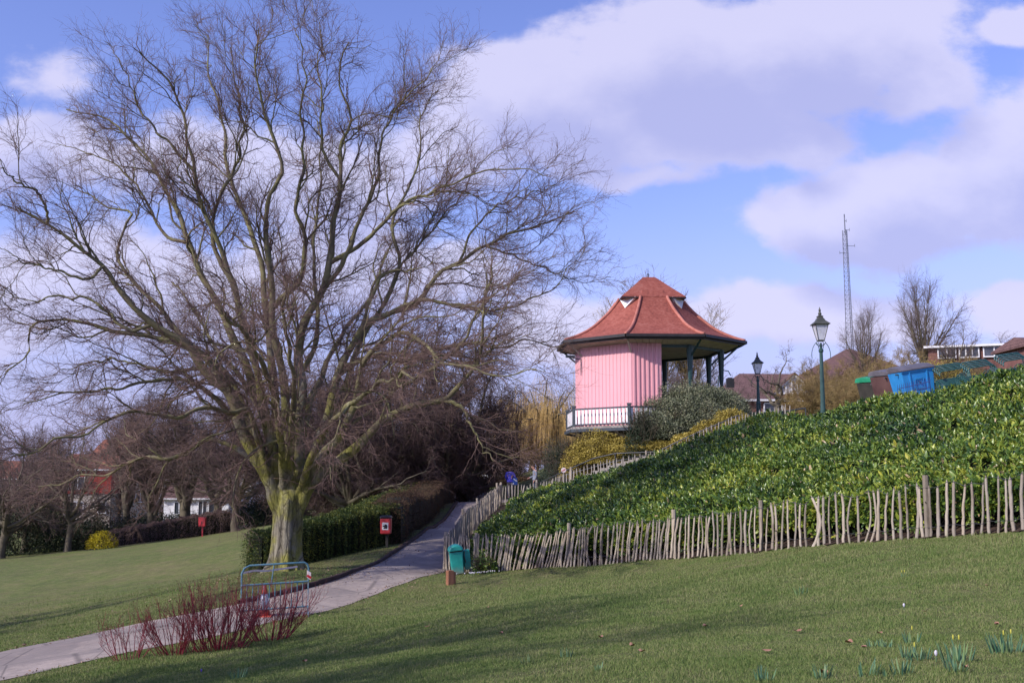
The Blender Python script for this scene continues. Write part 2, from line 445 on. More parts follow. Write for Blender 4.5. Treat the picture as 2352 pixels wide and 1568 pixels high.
for p in [(0, 0, 0), (-6, 0, -1.2), (6, 0, .5), (0, -12, .8), (-12, 8, -2.2), (14, 6, .9), (-25, 5, -3.6), (-40, 30, -4.4), (30, 0, 2), (-30, -20, -3), (30, -30, 3), (-60, 60, -4.9),
          (15.9, 34, 3.7), (14.3, 37, 3.36), (10.9, 38.6, 2.65), (13, 31, 2.5), (15.6, 27, 2.6), (11, 27, 1.35), (10.6, 45, 2.95), (6, 42, 1.2), (3, 40, -.1),
          (15.7, 43, 4.6), (13.2, 45, 4.1), (16.5, 40, 4.85), (19, 38, 5.5), (11.3, 40.5, 2.95), (25, 34, 5.7), (25, 26, 4.2), (12.4, 50, 3.75), (13.7, 60, 4.7), (24, 50, 5.8),
          (7, 62, 4.1), (7, 70, 4.2), (2.4, 62, .75), (4.8, 58.8, 2.3), (1.4, 66, .5), (1.3, 62, .33), (9.5, 56.5, 3.8), (15, 75, 5), (40, 110, 8), (20, 110, 6), (60, 90, 10), (0, 110, 1.6), (0, 300, 1), (-150, 300, -6), (150, 300, 12), (-600, 900, -12), (0, 1000, -6), (600, 900, 6), (300, 0, 10), (-300, 0, -12), (0, -200, 2)]:
    cz(*p)
CT = np.array(ctrl)
def _tps_k(a, b):
    r2 = ((a[:, None, :2] - b[None, :, :2]) ** 2).sum(-1)
    return np.where(r2 > 1e-12, r2 * np.log(np.maximum(r2, 1e-12)) * .5, 0)
_n = len(CT)
_s = 100.0
_c = CT[:, :2] / _s
_A = np.zeros((_n + 3, _n + 3)); _A[:_n, :_n] = _tps_k(_c, _c) + np.eye(_n) * 2e-5
_A[:_n, _n] = 1; _A[:_n, _n + 1:] = _c; _A[_n, :_n] = 1; _A[_n + 1:, :_n] = _c.T
_w = np.linalg.solve(_A, np.concatenate([CT[:, 2], np.zeros(3)]))
def hgt(x, y):
    x = np.atleast_1d(np.asarray(x, float)); y = np.atleast_1d(np.asarray(y, float))
    q = np.stack([x.ravel(), y.ravel()], 1) / _s
    out = np.empty(len(q))
    for i in range(0, len(q), 20000):
        qq = q[i:i + 20000]
        out[i:i + 20000] = _tps_k(qq, _c) @ _w[:_n] + _w[_n] + qq @ _w[_n + 1:]
    return out.reshape(x.shape)
def h1(x, y): return float(hgt(x, y)[0])
def on(u, v, D):
    """ground point on the bearing u at distance D"""
    if v > 0: p = W(u, v, D); return np.array([p[0], p[1], h1(p[0], p[1])])
    x = (u - 1176) / F * D
    for _ in range(4):
        e = (h1(x, D) - EYE) / D; yn = (e * math.cos(PITCH) - math.sin(PITCH)) / (math.cos(PITCH) + e * math.sin(PITCH))
        x = (u - 1176) / F * D / (math.cos(PITCH) - yn * math.sin(PITCH))
    return np.array([x, D, h1(x, D)])

PL = np.array([W(*p)[:2] for p in PATH_L]); PR = np.array([W(*p)[:2] for p in PATH_R])
def catmull(P, n):
    """resample a polyline smoothly to n points"""
    P = np.asarray(P, float)
    if len(P) < 3: return np.stack([np.interp(np.linspace(0, 1, n), [0, 1], P[[0, -1], k]) for k in range(P.shape[1])], 1)
    d = np.concatenate([[0], np.cumsum(np.linalg.norm(np.diff(P, axis=0), axis=1))]); tt = np.linspace(0, d[-1], n)
    m = np.empty_like(P); m[1:-1] = (P[2:] - P[:-2]) / (d[2:] - d[:-2])[:, None]; m[0] = (P[1] - P[0]) / (d[1] - d[0]); m[-1] = (P[-1] - P[-2]) / (d[-1] - d[-2])
    k = np.clip(np.searchsorted(d, tt, side='right') - 1, 0, len(P) - 2); h = (d[k + 1] - d[k]); s = ((tt - d[k]) / h)[:, None]; h = h[:, None]
    return (2*s**3-3*s**2+1) * P[k] + (s**3-2*s**2+s) * h * m[k] + (-2*s**3+3*s**2) * P[k+1] + (s**3-s**2) * h * m[k+1]

xs = np.concatenate([-np.geomspace(1400, 62, 26), np.arange(-60, 60.01, .5), np.geomspace(62, 1400, 26)])
ys = np.concatenate([-np.geomspace(400, 12, 10), np.arange(-10, 100.01, .5), np.geomspace(102, 1800, 36)])
gx, gy = np.meshgrid(xs, ys)
gz = hgt(gx, gy)
gz += .03 * np.sin(gx * .9 + 1.3 * np.sin(gy * .5)) * np.cos(gy * .7)
gv = np.stack([gx.ravel(), gy.ravel(), gz.ravel()], 1)
ny, nx = gx.shape
ii = (np.arange(ny - 1)[:, None] * nx + np.arange(nx - 1)[None, :]).ravel()
gq = np.stack([ii, ii + 1, ii + nx + 1, ii + nx], 1)

def ground_mat():
    m = bpy.data.materials.new('winter_lawn'); m.use_nodes = True
    N = NT(m.node_tree); bs = m.node_tree.nodes['Principled BSDF']
    tc = N.node('ShaderNodeTexCoord'); v = tc.outputs['Object']
    big = N.noise(v, .22, 5, .6); mid = N.noise(v, 2.2, 6, .7); fine = N.noise(v, 38, 4, .8)
    c = N.ramp(big, [(.32, (.085, .145, .035)), (.5, (.145, .18, .055)), (.68, (.24, .205, .1))])
    c2 = N.ramp(mid, [(.3, (.08, .125, .035)), (.5, (.155, .185, .06)), (.72, (.28, .235, .13))])
    c = N.mix(.6, c, c2)
    st_ = N.noise(N.vmath('MULTIPLY', v, (1.0, 2.6, 1)), 5.5, 6, .75)
    c = N.mix(.8, c, N.ramp(st_, [(.3, (.5, .58, .45)), (.5, (1, 1, 1)), (.68, (1.6, 1.42, 1.4))]), 'MULTIPLY')
    f = N.ramp(fine, [(.3, (.45, .5, .4)), (.5, (1, 1, 1)), (.72, (1.75, 1.6, 1.5))])
    c = N.mix(.9, c, f, 'MULTIPLY')
    at = N.node('ShaderNodeAttribute', attribute_name='worn')
    wf = N.math('MULTIPLY', at.outputs['Fac'], N.maprange(N.noise(v, .8, 8, .78), .38, .66), clamp=True)
    c = N.mix(wf, c, N.ramp(fine, [(.3, (.06, .045, .03)), (.7, (.17, .135, .09))]))
    N.put(bs.inputs['Base Color'], c)
    bs.inputs['Roughness'].default_value = 1.0; bs.inputs['Specular IOR Level'].default_value = .1
    b = N.node('ShaderNodeBump'); b.inputs['Strength'].default_value = .6; b.inputs['Distance'].default_value = .06
    N.put(b.inputs['Height'], N.math('ADD', N.noise(v, 9, 6, .7), fine)); N.put(bs.inputs['Normal'], b.outputs[0])
    return m
M['lawn'] = ground_mat()
ground = build('ground', gv, gq, M['lawn'], smooth=True)
tag(ground, kind='structure')
def seg_dist(px, py, poly):
    d = np.full(px.shape, 1e9)
    for a, b in zip(poly[:-1], poly[1:]):
        ab = b - a; t = np.clip(((px - a[0]) * ab[0] + (py - a[1]) * ab[1]) / (ab @ ab), 0, 1)
        d = np.minimum(d, np.hypot(px - a[0] - t * ab[0], py - a[1] - t * ab[1]))
    return d
near = (np.abs(gx) < 60) & (gy > -10) & (gy < 100)
worn = np.full(gx.shape, .42)
pxy = (gx[near], gy[near])
TR = W(652, 1303, 34)[:2]
left_strip = np.array([W(*p)[:2] for p in PATH_L[5:]]) + np.array([-.8, .4])
w_ = np.exp(-(seg_dist(*pxy, left_strip) / 1.0) ** 2) * .95
w_ = np.maximum(w_, np.exp(-((pxy[0] - TR[0]) ** 2 + (pxy[1] - TR[1]) ** 2) / 1.8 ** 2) * .8)
far_edge = np.array([W(*p)[:2] for p in [(-200, 1300, 74), (0, 1283, 76), (250, 1257, 79), (560, 1217, 83)]])
w_ = np.maximum(w_, np.exp(-(seg_dist(*pxy, far_edge) / 2.2) ** 2) * 1.3)
w_ = np.maximum(w_, .35 * np.exp(-(seg_dist(*pxy, PL[:7]) / .7) ** 2))
worn[near] = np.maximum(w_, .42)
att = ground.data.attributes.new('worn', 'FLOAT', 'POINT'); att.data.foreach_set('value', worn.ravel().astype(np.float32))

# ---------------------------------------------------------------- path, kerb, soil
def asphalt():
    m = bpy.data.materials.new('worn_asphalt'); m.use_nodes = True
    N = NT(m.node_tree); bs = m.node_tree.nodes['Principled BSDF']
    v = N.node('ShaderNodeTexCoord').outputs['Object']
    c = N.ramp(N.noise(v, .6, 7, .65), [(.3, (.255, .21, .185)), (.5, (.33, .28, .245)), (.7, (.42, .355, .31))])
    f = N.ramp(N.noise(v, 45, 3, .8), [(.3, (.75, .75, .75)), (.7, (1.2, 1.2, 1.2))])
    c = N.mix(1, c, f, 'MULTIPLY'); c = N.mix(.9, c, N.ramp(N.noise(v, 4.5, 6, .75), [(.3, (.72, .72, .74)), (.5, (1, 1, 1)), (.7, (1.18, 1.14, 1.08))]), 'MULTIPLY')
    c = N.mix(N.math('MULTIPLY', N.maprange(N.noise(v, .33, 3, .5), .52, .55), .55), c, (.2, .175, .165)); c = N.mix(N.math('MULTIPLY', N.maprange(N.noise(v, 1.7, 7, .8), .58, .66), .5), c, (.42, .35, .28))
    cr = N.node('ShaderNodeTexVoronoi', feature='DISTANCE_TO_EDGE'); cr.inputs['Scale'].default_value = .55
    N.put(cr.inputs['Vector'], N.vmath('ADD', v, N.vmath('MULTIPLY', N.node('ShaderNodeTexNoise').outputs['Color'], (.8, .8, 0))))
    c = N.mix(N.math('MULTIPLY', N.maprange(cr.outputs[0], .0, .016, 1, 0), .6), c, (.09, .08, .075))
    N.put(bs.inputs['Base Color'], c); bs.inputs['Roughness'].default_value = .9; bs.inputs['Specular IOR Level'].default_value = .2
    b = N.node('ShaderNodeBump'); b.inputs['Strength'].default_value = .3; b.inputs['Distance'].default_value = .01
    N.put(b.inputs['Height'], N.noise(v, 60, 3, .8)); N.put(bs.inputs['Normal'], b.outputs[0])
    return m
M['asphalt'] = asphalt()
PLx = np.concatenate([[PL[0] + (PL[0] - PL[2]) * 6, PL[0] + (PL[0] - PL[2]) * 2], PL, [[-3.4, 70], [-6, 82]]])
PRx = np.concatenate([[PR[0] + (PR[0] - PR[2]) * 6, PR[0] + (PR[0] - PR[2]) * 2], PR, [[-1.0, 68], [-3, 84]]])
nL = 420
a_ = catmull(PLx, nL); b_ = catmull(PRx, nL)
edge = rng.normal(0, 1, (nL,)); edge = np.convolve(edge, np.ones(5) / 5, 'same') * .07
b_ = b_ + edge[:, None] * np.array([.3, -1])
a_ = a_ + (np.convolve(rng.normal(0, 1, nL), np.ones(5) / 5, 'same') * .04)[:, None] * np.array([-.3, 1])
cr_ = np.linspace(0, 1, 9)
pp = a_[:, None, :] * (1 - cr_[None, :, None]) + b_[:, None, :] * cr_[None, :, None]
pz = hgt(pp[..., 0], pp[..., 1]) + .012 + .03 * np.sin(pp[..., 0] * .9 + 1.3 * np.sin(pp[..., 1] * .5)) * np.cos(pp[..., 1] * .7) + .022 * (1 - (2 * cr_ - 1) ** 2)[None]
pv = np.concatenate([pp, pz[..., None]], -1).reshape(-1, 3)
ii = (np.arange(nL - 1)[:, None] * 9 + np.arange(8)[None]).ravel()
path = build('path', pv, np.stack([ii, ii + 1, ii + 10, ii + 9], 1), M['asphalt'], smooth=True)
tag(path, kind='structure')
# landing at the foot of the steps where the two walkers stand
lp = np.array([[-1.4, 59.2], [3.6, 58.6], [3.6, 65.5], [-1.6, 66]])
lu = np.linspace(0, 1, 24)
LL = (lp[0] * (1 - lu[:, None]) + lp[1] * lu[:, None]); UU = (lp[3] * (1 - lu[:, None]) + lp[2] * lu[:, None])
q = LL[None] * (1 - lu[:, None, None]) + UU[None] * lu[:, None, None]
qz = hgt(q[..., 0], q[..., 1]) + .06
ii = (np.arange(23)[:, None] * 24 + np.arange(23)[None]).ravel()
landing = build('path_landing', np.concatenate([q, qz[..., None]], -1).reshape(-1, 3), np.stack([ii, ii + 1, ii + 25, ii + 24], 1), M['asphalt'], smooth=True)
tag(landing, kind='structure')

M['kerb'] = pmat('dark_damp_kerb', [(.03, .02, .017), (.075, .045, .035)], 3, .9, .4)
ka = catmull(PL, 260)[40:]
kt = norm(np.gradient(ka, axis=0)); kn = np.stack([-kt[:, 1], kt[:, 0]], 1)
kz = hgt(ka[:, 0], ka[:, 1])
prof = [(-.01, -.1), (-.01, .1), (.10, .11), (.10, -.1)]
kv = np.stack([np.column_stack([ka + kn * o, kz + z + rng.normal(0, .006, len(ka))]) for o, z in prof], 1).reshape(-1, 3)
ii = (np.arange(len(ka) - 1) * 4)[:, None] + np.arange(4)[None]
jj = (np.arange(len(ka) - 1) * 4)[:, None] + (np.arange(4)[None] + 1) % 4
kq = np.stack([ii, jj, jj + 4, ii + 4], -1).reshape(-1, 4)
tag(build('kerb', kv, kq, M['kerb']), kind='structure')

FR = np.array([W(*p)[:2] for p in FRONT]); BK = np.array([W(*p)[:2] for p in BACK])
RIDGE = np.array([[10.9, 46.5], [11.1, 42.5], [11.3, 39.6], [14.3, 38.2], [16.2, 35.2], [19, 31]])
LEFTF = np.array([FR[0], [-1.93, 38.4], [-1.72, 43], [-1.45, 48.5], [-1.0, 54], [-.62, 58]])
BANK = np.concatenate([FR, [[16, 19], [24, 26]], RIDGE[::-1], BK[::-1], LEFTF[::-1][1:-1]])
def inside(x, y, poly):
    r = np.zeros(x.shape, bool); n = len(poly); j = n - 1
    for i in range(n):
        xi, yi = poly[i]; xj, yj = poly[j]
        c = ((yi > y) != (yj > y)) & (x < (xj - xi) * (y - yi) / (yj - yi + 1e-12) + xi)
        r ^= c; j = i
    return r
def grid_sheet(poly, step, zf, name, mat):
    x0, y0 = poly.min(0) - step; x1, y1 = poly.max(0) + step
    X, Y = np.meshgrid(np.arange(x0, x1, step), np.arange(y0, y1, step)); m_, n_ = X.shape
    Z = zf(X, Y)
    ii = (np.arange(m_ - 1)[:, None] * n_ + np.arange(n_ - 1)[None]).ravel()
    cx = (X[:-1, :-1] + step / 2).ravel(); cy = (Y[:-1, :-1] + step / 2).ravel()
    ii = ii[inside(cx, cy, poly)]
    return np.stack([X.ravel(), Y.ravel(), Z.ravel()], 1), np.stack([ii, ii + 1, ii + n_ + 1, ii + n_], 1)
def gwave(X, Y): return .03 * np.sin(X * .9 + 1.3 * np.sin(Y * .5)) * np.cos(Y * .7)
SV, SQ = grid_sheet(BANK, .25, lambda X, Y: hgt(X, Y) + gwave(X, Y) + .03 + rng.normal(0, .012, X.shape), 'soil', None)
tag(build('soil_bed', SV, SQ, M['soil'], smooth=True), kind='structure')

# ---------------------------------------------------------------- short grass blades on the near lawn
def on_path(x, y):
    poly = np.concatenate([a_, b_[::-1]]); return inside(x, y, poly)
def blades():
    """density falls with distance from the camera station as each blade shrinks"""
    out = Arr(); rg = np.random.default_rng(3)
    n = 950000
    D = 6.5 + 42 * rg.beta(1.0, 2.6, n)
    x = rg.uniform(-.50, .50, n) * D + rg.normal(0, .3, n); y = D
    ok = ~inside(x, y, BANK) & ~on_path(x + rg.normal(0, .05, n), y + rg.normal(0, .06, n))
    ok &= np.hypot(x - TR[0], y - TR[1]) > .62 + .5 * rg.random(n)
    x = x[ok]; y = y[ok]; n = len(x)
    z = hgt(x, y) + gwave(x, y)
    h = rg.uniform(.012, .034, n) * (1 + .5 * (rg.random(n) < .04)) * np.clip(y / 12, 1, 1.7)
    tuft = np.sin(x * 3.1 + 2 * np.sin(y * 1.7)) * np.sin(y * 2.7 + 1.5 * np.sin(x * 2.3)) + .6 * np.sin(x * 7.3 + y * 5.1) * np.sin(y * 8.7 - x * 3.9)
    h = h * (1 + .45 * np.clip(tuft, -1, 1.4))
    w = rg.uniform(.0022, .0045, n) * np.clip(y / 9, 1, 2.2)
    th = rg.uniform(0, 2 * math.pi, n); ph = rg.uniform(0, 2 * math.pi, n); ln = rg.uniform(.1, .7, n) * h
    P = np.stack([x, y, z - .004], 1); S = np.stack([np.cos(th), np.sin(th), 0 * th], 1) * w[:, None]
    Tp = P + np.stack([np.cos(ph) * ln, np.sin(ph) * ln, h], 1)
    v = np.stack([P - S, P + S, Tp], 1).reshape(-1, 3)
    out.add(v, t=np.arange(3 * n).reshape(-1, 3)); return out
M['grass'] = pmat('grass_blade', [(.10, .17, .04), (.19, .25, .07), (.31, .3, .14)], .8, .7, stops=[.15, .5, .9], island=.7, spec=.25, trans=.25)
gr = blades().build('grass', M['grass'])
tag(gr, 'short mown winter grass of the sloping lawn', 'grass', kind='stuff')

# ---------------------------------------------------------------- leaf litter along the kerb and under the beech
def litter():
    rg = np.random.default_rng(77); n = 2600
    kk = rg.integers(30, nL - 60, n); side = rg.random(n)
    c = np.where((side < .75)[:, None], a_[kk], b_[kk]); tn = norm(np.gradient(a_, axis=0))[kk]; nn = np.stack([-tn[:, 1], tn[:, 0]], 1)
    off = np.where(side < .75, -rg.exponential(.22, n) * .9 + .25, rg.normal(0, .2, n))
    p = c + nn * off[:, None]
    m = 900; q = TR + rg.normal(0, 2.2, (m, 2)); p = np.concatenate([p, q]); n = n + m
    z = hgt(p[:, 0], p[:, 1]) + gwave(p[:, 0], p[:, 1]) + .03
    P = np.column_stack([p, z]); D = norm(rg.normal(0, 1, (n, 3)) * [1, 1, .25]); Nn = norm(rg.normal(0, .45, (n, 3)) + [0, 0, 1])
    v, t = leaf_geo(P, D, Nn, rg.uniform(.03, .075, n), rg.uniform(.025, .05, n), fold=.3)
    o = build('leaf_litter', v, [t], M['litter']); tag(o, 'brown fallen leaves scattered along the kerb and beneath the beech', 'leaf litter', kind='stuff')
M['litter'] = pmat('leaf_litter', [(.1, .055, .035), (.24, .15, .095), (.38, .27, .19)], 2, .8, island=.6)
litter()
# ---------------------------------------------------------------- the great beech
TD = 34.0
tb = on(655, 1303, TD)
LIMBS = [  # bearing polyline, start radius, end radius, depth drift
    ([(642,1170),(622,1110),(596,1058),(561,998),(531,904),(467,844),(430,792),(350,745),(300,690),(240,610),(190,570),(110,515),(40,480)], .21, .03, -3),
    ([(110,515),(105,480),(90,450),(45,420),(0,385)], .045, .02, -3),
    ([(642,1150),(614,1085),(590,1000),(572,940),(540,946),(497,938),(445,942),(403,963),(330,950),(250,965),(190,1000),(120,1010),(40,1050)], .1, .02, -6),
    ([(645,1160),(608,1060),(570,965),(520,880),(470,820),(430,795),(350,775),(280,765),(200,740),(100,740),(75,760),(60,810),(10,850)], .15, .02, -1),
    ([(644,1150),(606,1050),(568,955),(520,860),(450,800),(390,740),(350,690),(300,640),(270,590),(290,520),(300,490),(240,470),(170,430)], .15, .02, 3),
    ([(640,1130),(617,989),(587,904),(557,818),(520,740),(470,640),(440,560),(400,470),(350,380),(300,320),(240,270),(160,240)], .17, .02, 4),
    ([(642,1120),(610,960),(582,818),(557,732),(531,647),(500,560),(460,470),(450,400),(430,300),(400,200),(350,130),(320,90)], .16, .02, -3),
    ([(650,1130),(632,940),(622,818),(612,732),(600,600),(560,500),(530,420),(520,330),(500,230),(480,130),(480,40)], .15, .02, 5),
    ([(659,1130),(655,904),(640,820),(625,760),(622,640),(610,560),(615,470),(640,400),(625,300),(600,220),(590,120),(600,20)], .16, .02, -2),
    ([(675,1130),(688,960),(694,880),(684,818),(702,732),(741,668),(758,604),(765,500),(785,420),(785,330),(800,250),(780,150),(800,60)], .2, .02, 1),
    ([(684,1145),(706,1066),(749,968),(775,861),(831,754),(886,724),(959,690),(1010,625),(1060,600),(1130,565),(1210,530),(1275,512),(1310,497),(1350,488)], .17, .015, 2),
    ([(690,1145),(728,1064),(788,989),(826,878),(835,835),(890,780),(938,767),(970,790),(994,818),(1050,835),(1087,844),(1180,865),(1250,850)], .15, .015, -4),
    ([(688,1160),(712,1112),(766,1066),(831,1015),(891,955),(959,929),(1019,916),(1053,882),(1096,844),(1110,790),(1120,700),(1130,620)], .185, .015, -2),
    ([(1019,916),(1060,930),(1090,980),(1120,1030),(1150,1060)], .06, .012, -3),
    ([(891,946),(903,899),(959,869),(1015,835),(1070,784),(1105,715),(1140,640),(1130,540)], .085, .015, 0),
    ([(685,1130),(712,1062),(760,960),(800,860),(831,775),(886,690),(916,604),(900,520),(940,430),(970,330),(960,260),(1010,180)], .13, .015, 5),
    ([(741,668),(790,600),(820,520),(860,430),(870,340),(900,260),(940,200),(990,130)], .09, .015, 0),
    ([(758,604),(830,560),(870,520),(930,470),(1020,430),(1100,400),(1200,390),(1280,400)], .08, .012, -2),
    ([(886,724),(960,690),(1050,700),(1150,710),(1230,690),(1290,665),(1330,620)], .075, .012, -1),
    ([(612,732),(640,690),(690,640),(700,560),(680,470),(700,380),(690,260),(700,150),(680,40)], .1, .015, -3),
    ([(531,647),(490,560),(500,470),(540,380),(560,280),(540,170),(530,70)], .075, .015, 1),
    ([(634,1130),(592,1068),(545,1030),(480,1010),(400,1050),(330,1050),(250,1080),(170,1100),(90,1125)], .1, .015, 4),
    ([(560,990),(480,900),(400,870),(320,880),(240,900),(150,900),(60,930)], .09, .015, -4),
    ([(775,861),(850,820),(930,830),(1000,800),(1080,790),(1160,800),(1240,780),(1310,800)], .09, .015, 3),
    ([(655,1140),(640,960),(610,860),(570,780),(520,720)], .13, .03, -8),
    ([(680,1140),(700,960),(740,860),(790,760),(850,680),(900,560)], .14, .03, 9),
    ([(650,1140),(600,950),(540,850),(480,780),(400,640)], .13, .03, 9),
    ([(682,1140),(740,1000),(800,930),(880,880),(960,860)], .12, .03, -8),
    ([(665,1140),(668,1000),(672,880),(660,760),(650,640)], .13, .03, -5),
    ([(670,1140),(655,1000),(665,900),(720,800),(730,700),(720,560),(740,420),(730,280)], .13, .02, 6),
    ([(467,844),(420,850),(360,850),(300,830),(220,830),(140,850)], .06, .012, 1),
    ([(350,745),(300,760),(230,700),(150,680),(80,690),(10,670)], .06, .012, -1),
    ([(240,610),(200,640),(130,620),(60,600),(0,570)], .05, .012, -2),
    ([(440,560),(380,540),(320,440),(270,380),(200,350),(130,330)], .06, .012, 3),
    ([(1060,600),(1100,520),(1160,470),(1230,450),(1300,420)], .045, .012, 2),
    ([(1130,565),(1200,590),(1280,620),(1340,640)], .04, .012, 2),
    ([(831,754),(870,640),(930,600),(1000,520),(1060,460),(1100,380)], .07, .012, 4),
    ([(785,420),(740,340),(740,230),(730,120),(740,30)], .06, .012, 1),
    ([(450,400),(390,330),(340,280),(300,180),(270,100)], .05, .012, -2),
]
def fit_(u, v): return (1000 + (u - 1000) * .92 if u > 1000 else u, 300 - (300 - v) * .84 if v < 300 else v)
LIMBS = [([fit_(*q) for q in pts], a_r, b_r, dd) for pts, a_r, b_r, dd in LIMBS]
beech = empty('beech_tree', tb.tolist())
tag(beech, 'great bare beech tree with mossy many-stemmed trunk, tallest tree beside the path', 'tree')
rg = np.random.default_rng(5)
limb_P = []; limb_R = []
heavy = Arr()
for pts, r0, r1, dd in LIMBS:
    n = len(pts)
    d_start = TD
    for (q, _, _, d2) in LIMBS:        # a fork starts at its parent's own depth
        if q is not pts and pts[0] in q and q.index(pts[0]) > 0:
            d_start = TD + d2 * (q.index(pts[0]) / (len(q) - 1)) ** 1.1; break
    w3 = np.array([W(u, v, d_start + (dd if d_start == TD else dd * .5) * (i / (n - 1)) ** 1.1) for i, (u, v) in enumerate(pts)])
    Lg = np.linalg.norm(np.diff(w3, axis=0), axis=1).sum()
    K = 40
    c = catmull(w3, K)
    wob = rg.normal(0, 1, (K, 3)); wob = np.stack([np.convolve(wob[:, k], [.25, .5, .25], 'same') for k in range(3)], 1)
    wob[0] = 0; c = c + wob * .055 * np.linspace(.3, 1.6, K)[:, None]
    s_ = np.linspace(0, 1, K)
    rr = r1 + (r0 - r1) * (1 - s_) ** 1.15
    if pts[0][1] > 1060: rr = rr * (1 + .12 * np.exp(-s_ * 12))
    rr = rr * (1 + .08 * rg.normal(0, 1, K))
    limb_P.append(c); limb_R.append(rr)
LP = np.array(limb_P); LR = np.array(limb_R)
mask_main = np.array([L_[0][0][1] > 1060 for L_ in LIMBS])
heavy.tub(LP[~mask_main], LR[~mask_main], 9); heavy.tub(LP[mask_main][:, 9:], LR[mask_main][:, 9:], 10)
Lg = np.linalg.norm(np.diff(LP, axis=1), axis=2).sum(1)
ctr = np.array([tb[0], TD, tb[2] + 6.0])

def outward(p, up):
    o = p - ctr; o = norm(o); o[:, 2] = o[:, 2] * .8 + up; return norm(o)
# boughs
p, tan, d, t, r, ix = spawn(LP, LR, np.maximum(2, (Lg * 1.05)).astype(int), .22, 1.0, (.45, 1.1), rg)
d = norm(d + .35 * outward(p, .15)); L = rg.uniform(1.5, 4.2, len(p)) * (1.15 - .68 * t)
B1 = grow(p, d, L, 14, .2, .05 * outward(p, .25), rg)
br = np.minimum(r * .6, .018 + .011 * L)
R1 = taper(br, .008, 15, .8)
heavy.tub(B1, R1, 6)
# branches
allP = np.concatenate([LP[:, ::3][:, :14], B1[:, :14]]); allR = np.concatenate([LR[:, ::3][:, :14], R1[:, :14]])
per = np.concatenate([np.maximum(3, Lg * 2.6).astype(int), np.maximum(3, L * 4.8).astype(int)])
p, tan, d, t, r, ix = spawn(allP, allR, per, .16, 1.0, (.4, 1.15), rg)
d = norm(d + .3 * outward(p, .1)); L2 = rg.uniform(.6, 2.0, len(p)) * (1.15 - .6 * t)
B2 = grow(p, d, L2, 9, .24, .05 * outward(p, .1), rg)
R2 = taper(np.minimum(r * .7, .008 + .007 * L2), .004, 10)
fine = Arr(); fine.tub(B2, R2, 4)
p, tan, d, t, r, ix = spawn(B2, R2, np.maximum(3, L2 * 8.2).astype(int), .12, 1.0, (.35, 1.0), rg)
d = norm(d + .2 * outward(p, 0)); L3 = rg.uniform(.2, .85, len(p))
B3 = grow(p, d, L3, 5, .26, .03 * outward(p, .1), rg)
R3 = taper(np.minimum(r * .8, .003 + .0035 * L3), .002, 6)
fine.tub(B3, R3, 3)
# twiglets
p, tan, d, t, r, ix = spawn(B3, R3, rg.integers(1, 4, len(p)), .2, 1.0, (.4, .9), rg)
L4 = rg.uniform(.12, .38, len(p)); B4 = grow(p, d, L4, 2, .2, 0, rg)
fine.tub(B4, np.full((len(p), 3), .0019), 3)
# epicormic sprays round the trunk head
n = 150
p = LP[rg.integers(0, 22, n), rg.integers(3, 12, n)]; d = norm(rg.normal(0, 1, (n, 3)) + [0, -.3, .1]); Ls = rg.uniform(.5, 1.6, n)
S1 = grow(p, d, Ls, 7, .18, 0, rg); SR = taper(np.full(n, .007), .003, 8); fine.tub(S1, SR, 3)
p, tan, d, t, r, ix = spawn(S1, SR, np.full(n, 7), .1, 1, (.4, .9), rg)
S2 = grow(p, d, rg.uniform(.2, .6, len(p)), 4, .2, 0, rg); fine.tub(S2, np.full((len(p), 5), .0026), 3)
o_ = tb
def rel(arr, name, mat): return arr.build(name, mat, beech, smooth=True, origin=o_)
rel(heavy, 'limbs', M['bark'])
rel(fine, 'twigs', M['twig'])
# trunk: fluted, flared at the roots, swelling into the fork
hh = np.concatenate([np.linspace(-.35, .9, 16), np.linspace(1.0, 2.05, 15)])
th = np.linspace(0, 2 * math.pi, 72, endpoint=False)
tv = []
for z in hh:
    rb = .42 + .17 * math.exp(-max(z, -.2) / .24) + .03 * max(0, (z - 1.5))
    fl = .03 * np.sin(4 * th + .6 * z) + .018 * np.sin(9 * th + 1.5 + .4 * z) + .015 * np.sin(14 * th - z)
    fl = fl * (1 + 1.8 * math.exp(-max(z, 0) / .35)) - .09 * np.exp(-((np.angle(np.exp(1j * (th + .95 - .05 * z)))) / .14) ** 2)
    rr = rb + fl
    tv.append(np.stack([.04 * z + rr * np.cos(th), rr * np.sin(th) * .92, np.full_like(th, z)], 1))
for k_, z in ((.97, 2.2), (.84, 2.4), (.64, 2.58), (.4, 2.7), (.02, 2.75)): tv.append(np.stack([.1 + .42 * k_ * np.cos(th), .4 * k_ * np.sin(th), np.full_like(th, z)], 1))
K = len(tv); tv = np.concatenate(tv)
i = np.arange(72); tq = np.concatenate([np.stack([k * 72 + i, k * 72 + (i + 1) % 72, (k + 1) * 72 + (i + 1) % 72, (k + 1) * 72 + i], 1) for k in range(K - 1)])
TA = Arr(); TA.add(tv, tq)
main = [j for j, L_ in enumerate(LIMBS) if L_[0][0][1] > 1060]
bp, brr = [], []
for j in main:
    c = LP[j] - o_; r = LR[j]
    nseg = 12; head = c[:nseg].copy(); rh = r[:nseg] * 1.05
    # each stem runs on down into the trunk as one of its flutes
    p0 = head[0]; base = np.array([.05 + np.clip(p0[0] - .1, -.5, .5) * .18, np.clip(head[4][1], -.4, .4) * .2, .9])
    dn = np.array([base * (1 - t) + p0 * t for t in np.linspace(0, 1, 6)[:-1]])
    bp.append(catmull(np.concatenate([dn, head]), 26)); q_ = np.concatenate([np.linspace(.1, rh[0] * .95, 5), rh]); brr.append(np.interp(np.linspace(0, 1, 26), np.linspace(0, 1, len(q_)), q_))
bp = np.array(bp); brr = np.array(brr)
v_, q_ = tubes(bp, brr, 12); TA.add(v_, q_)
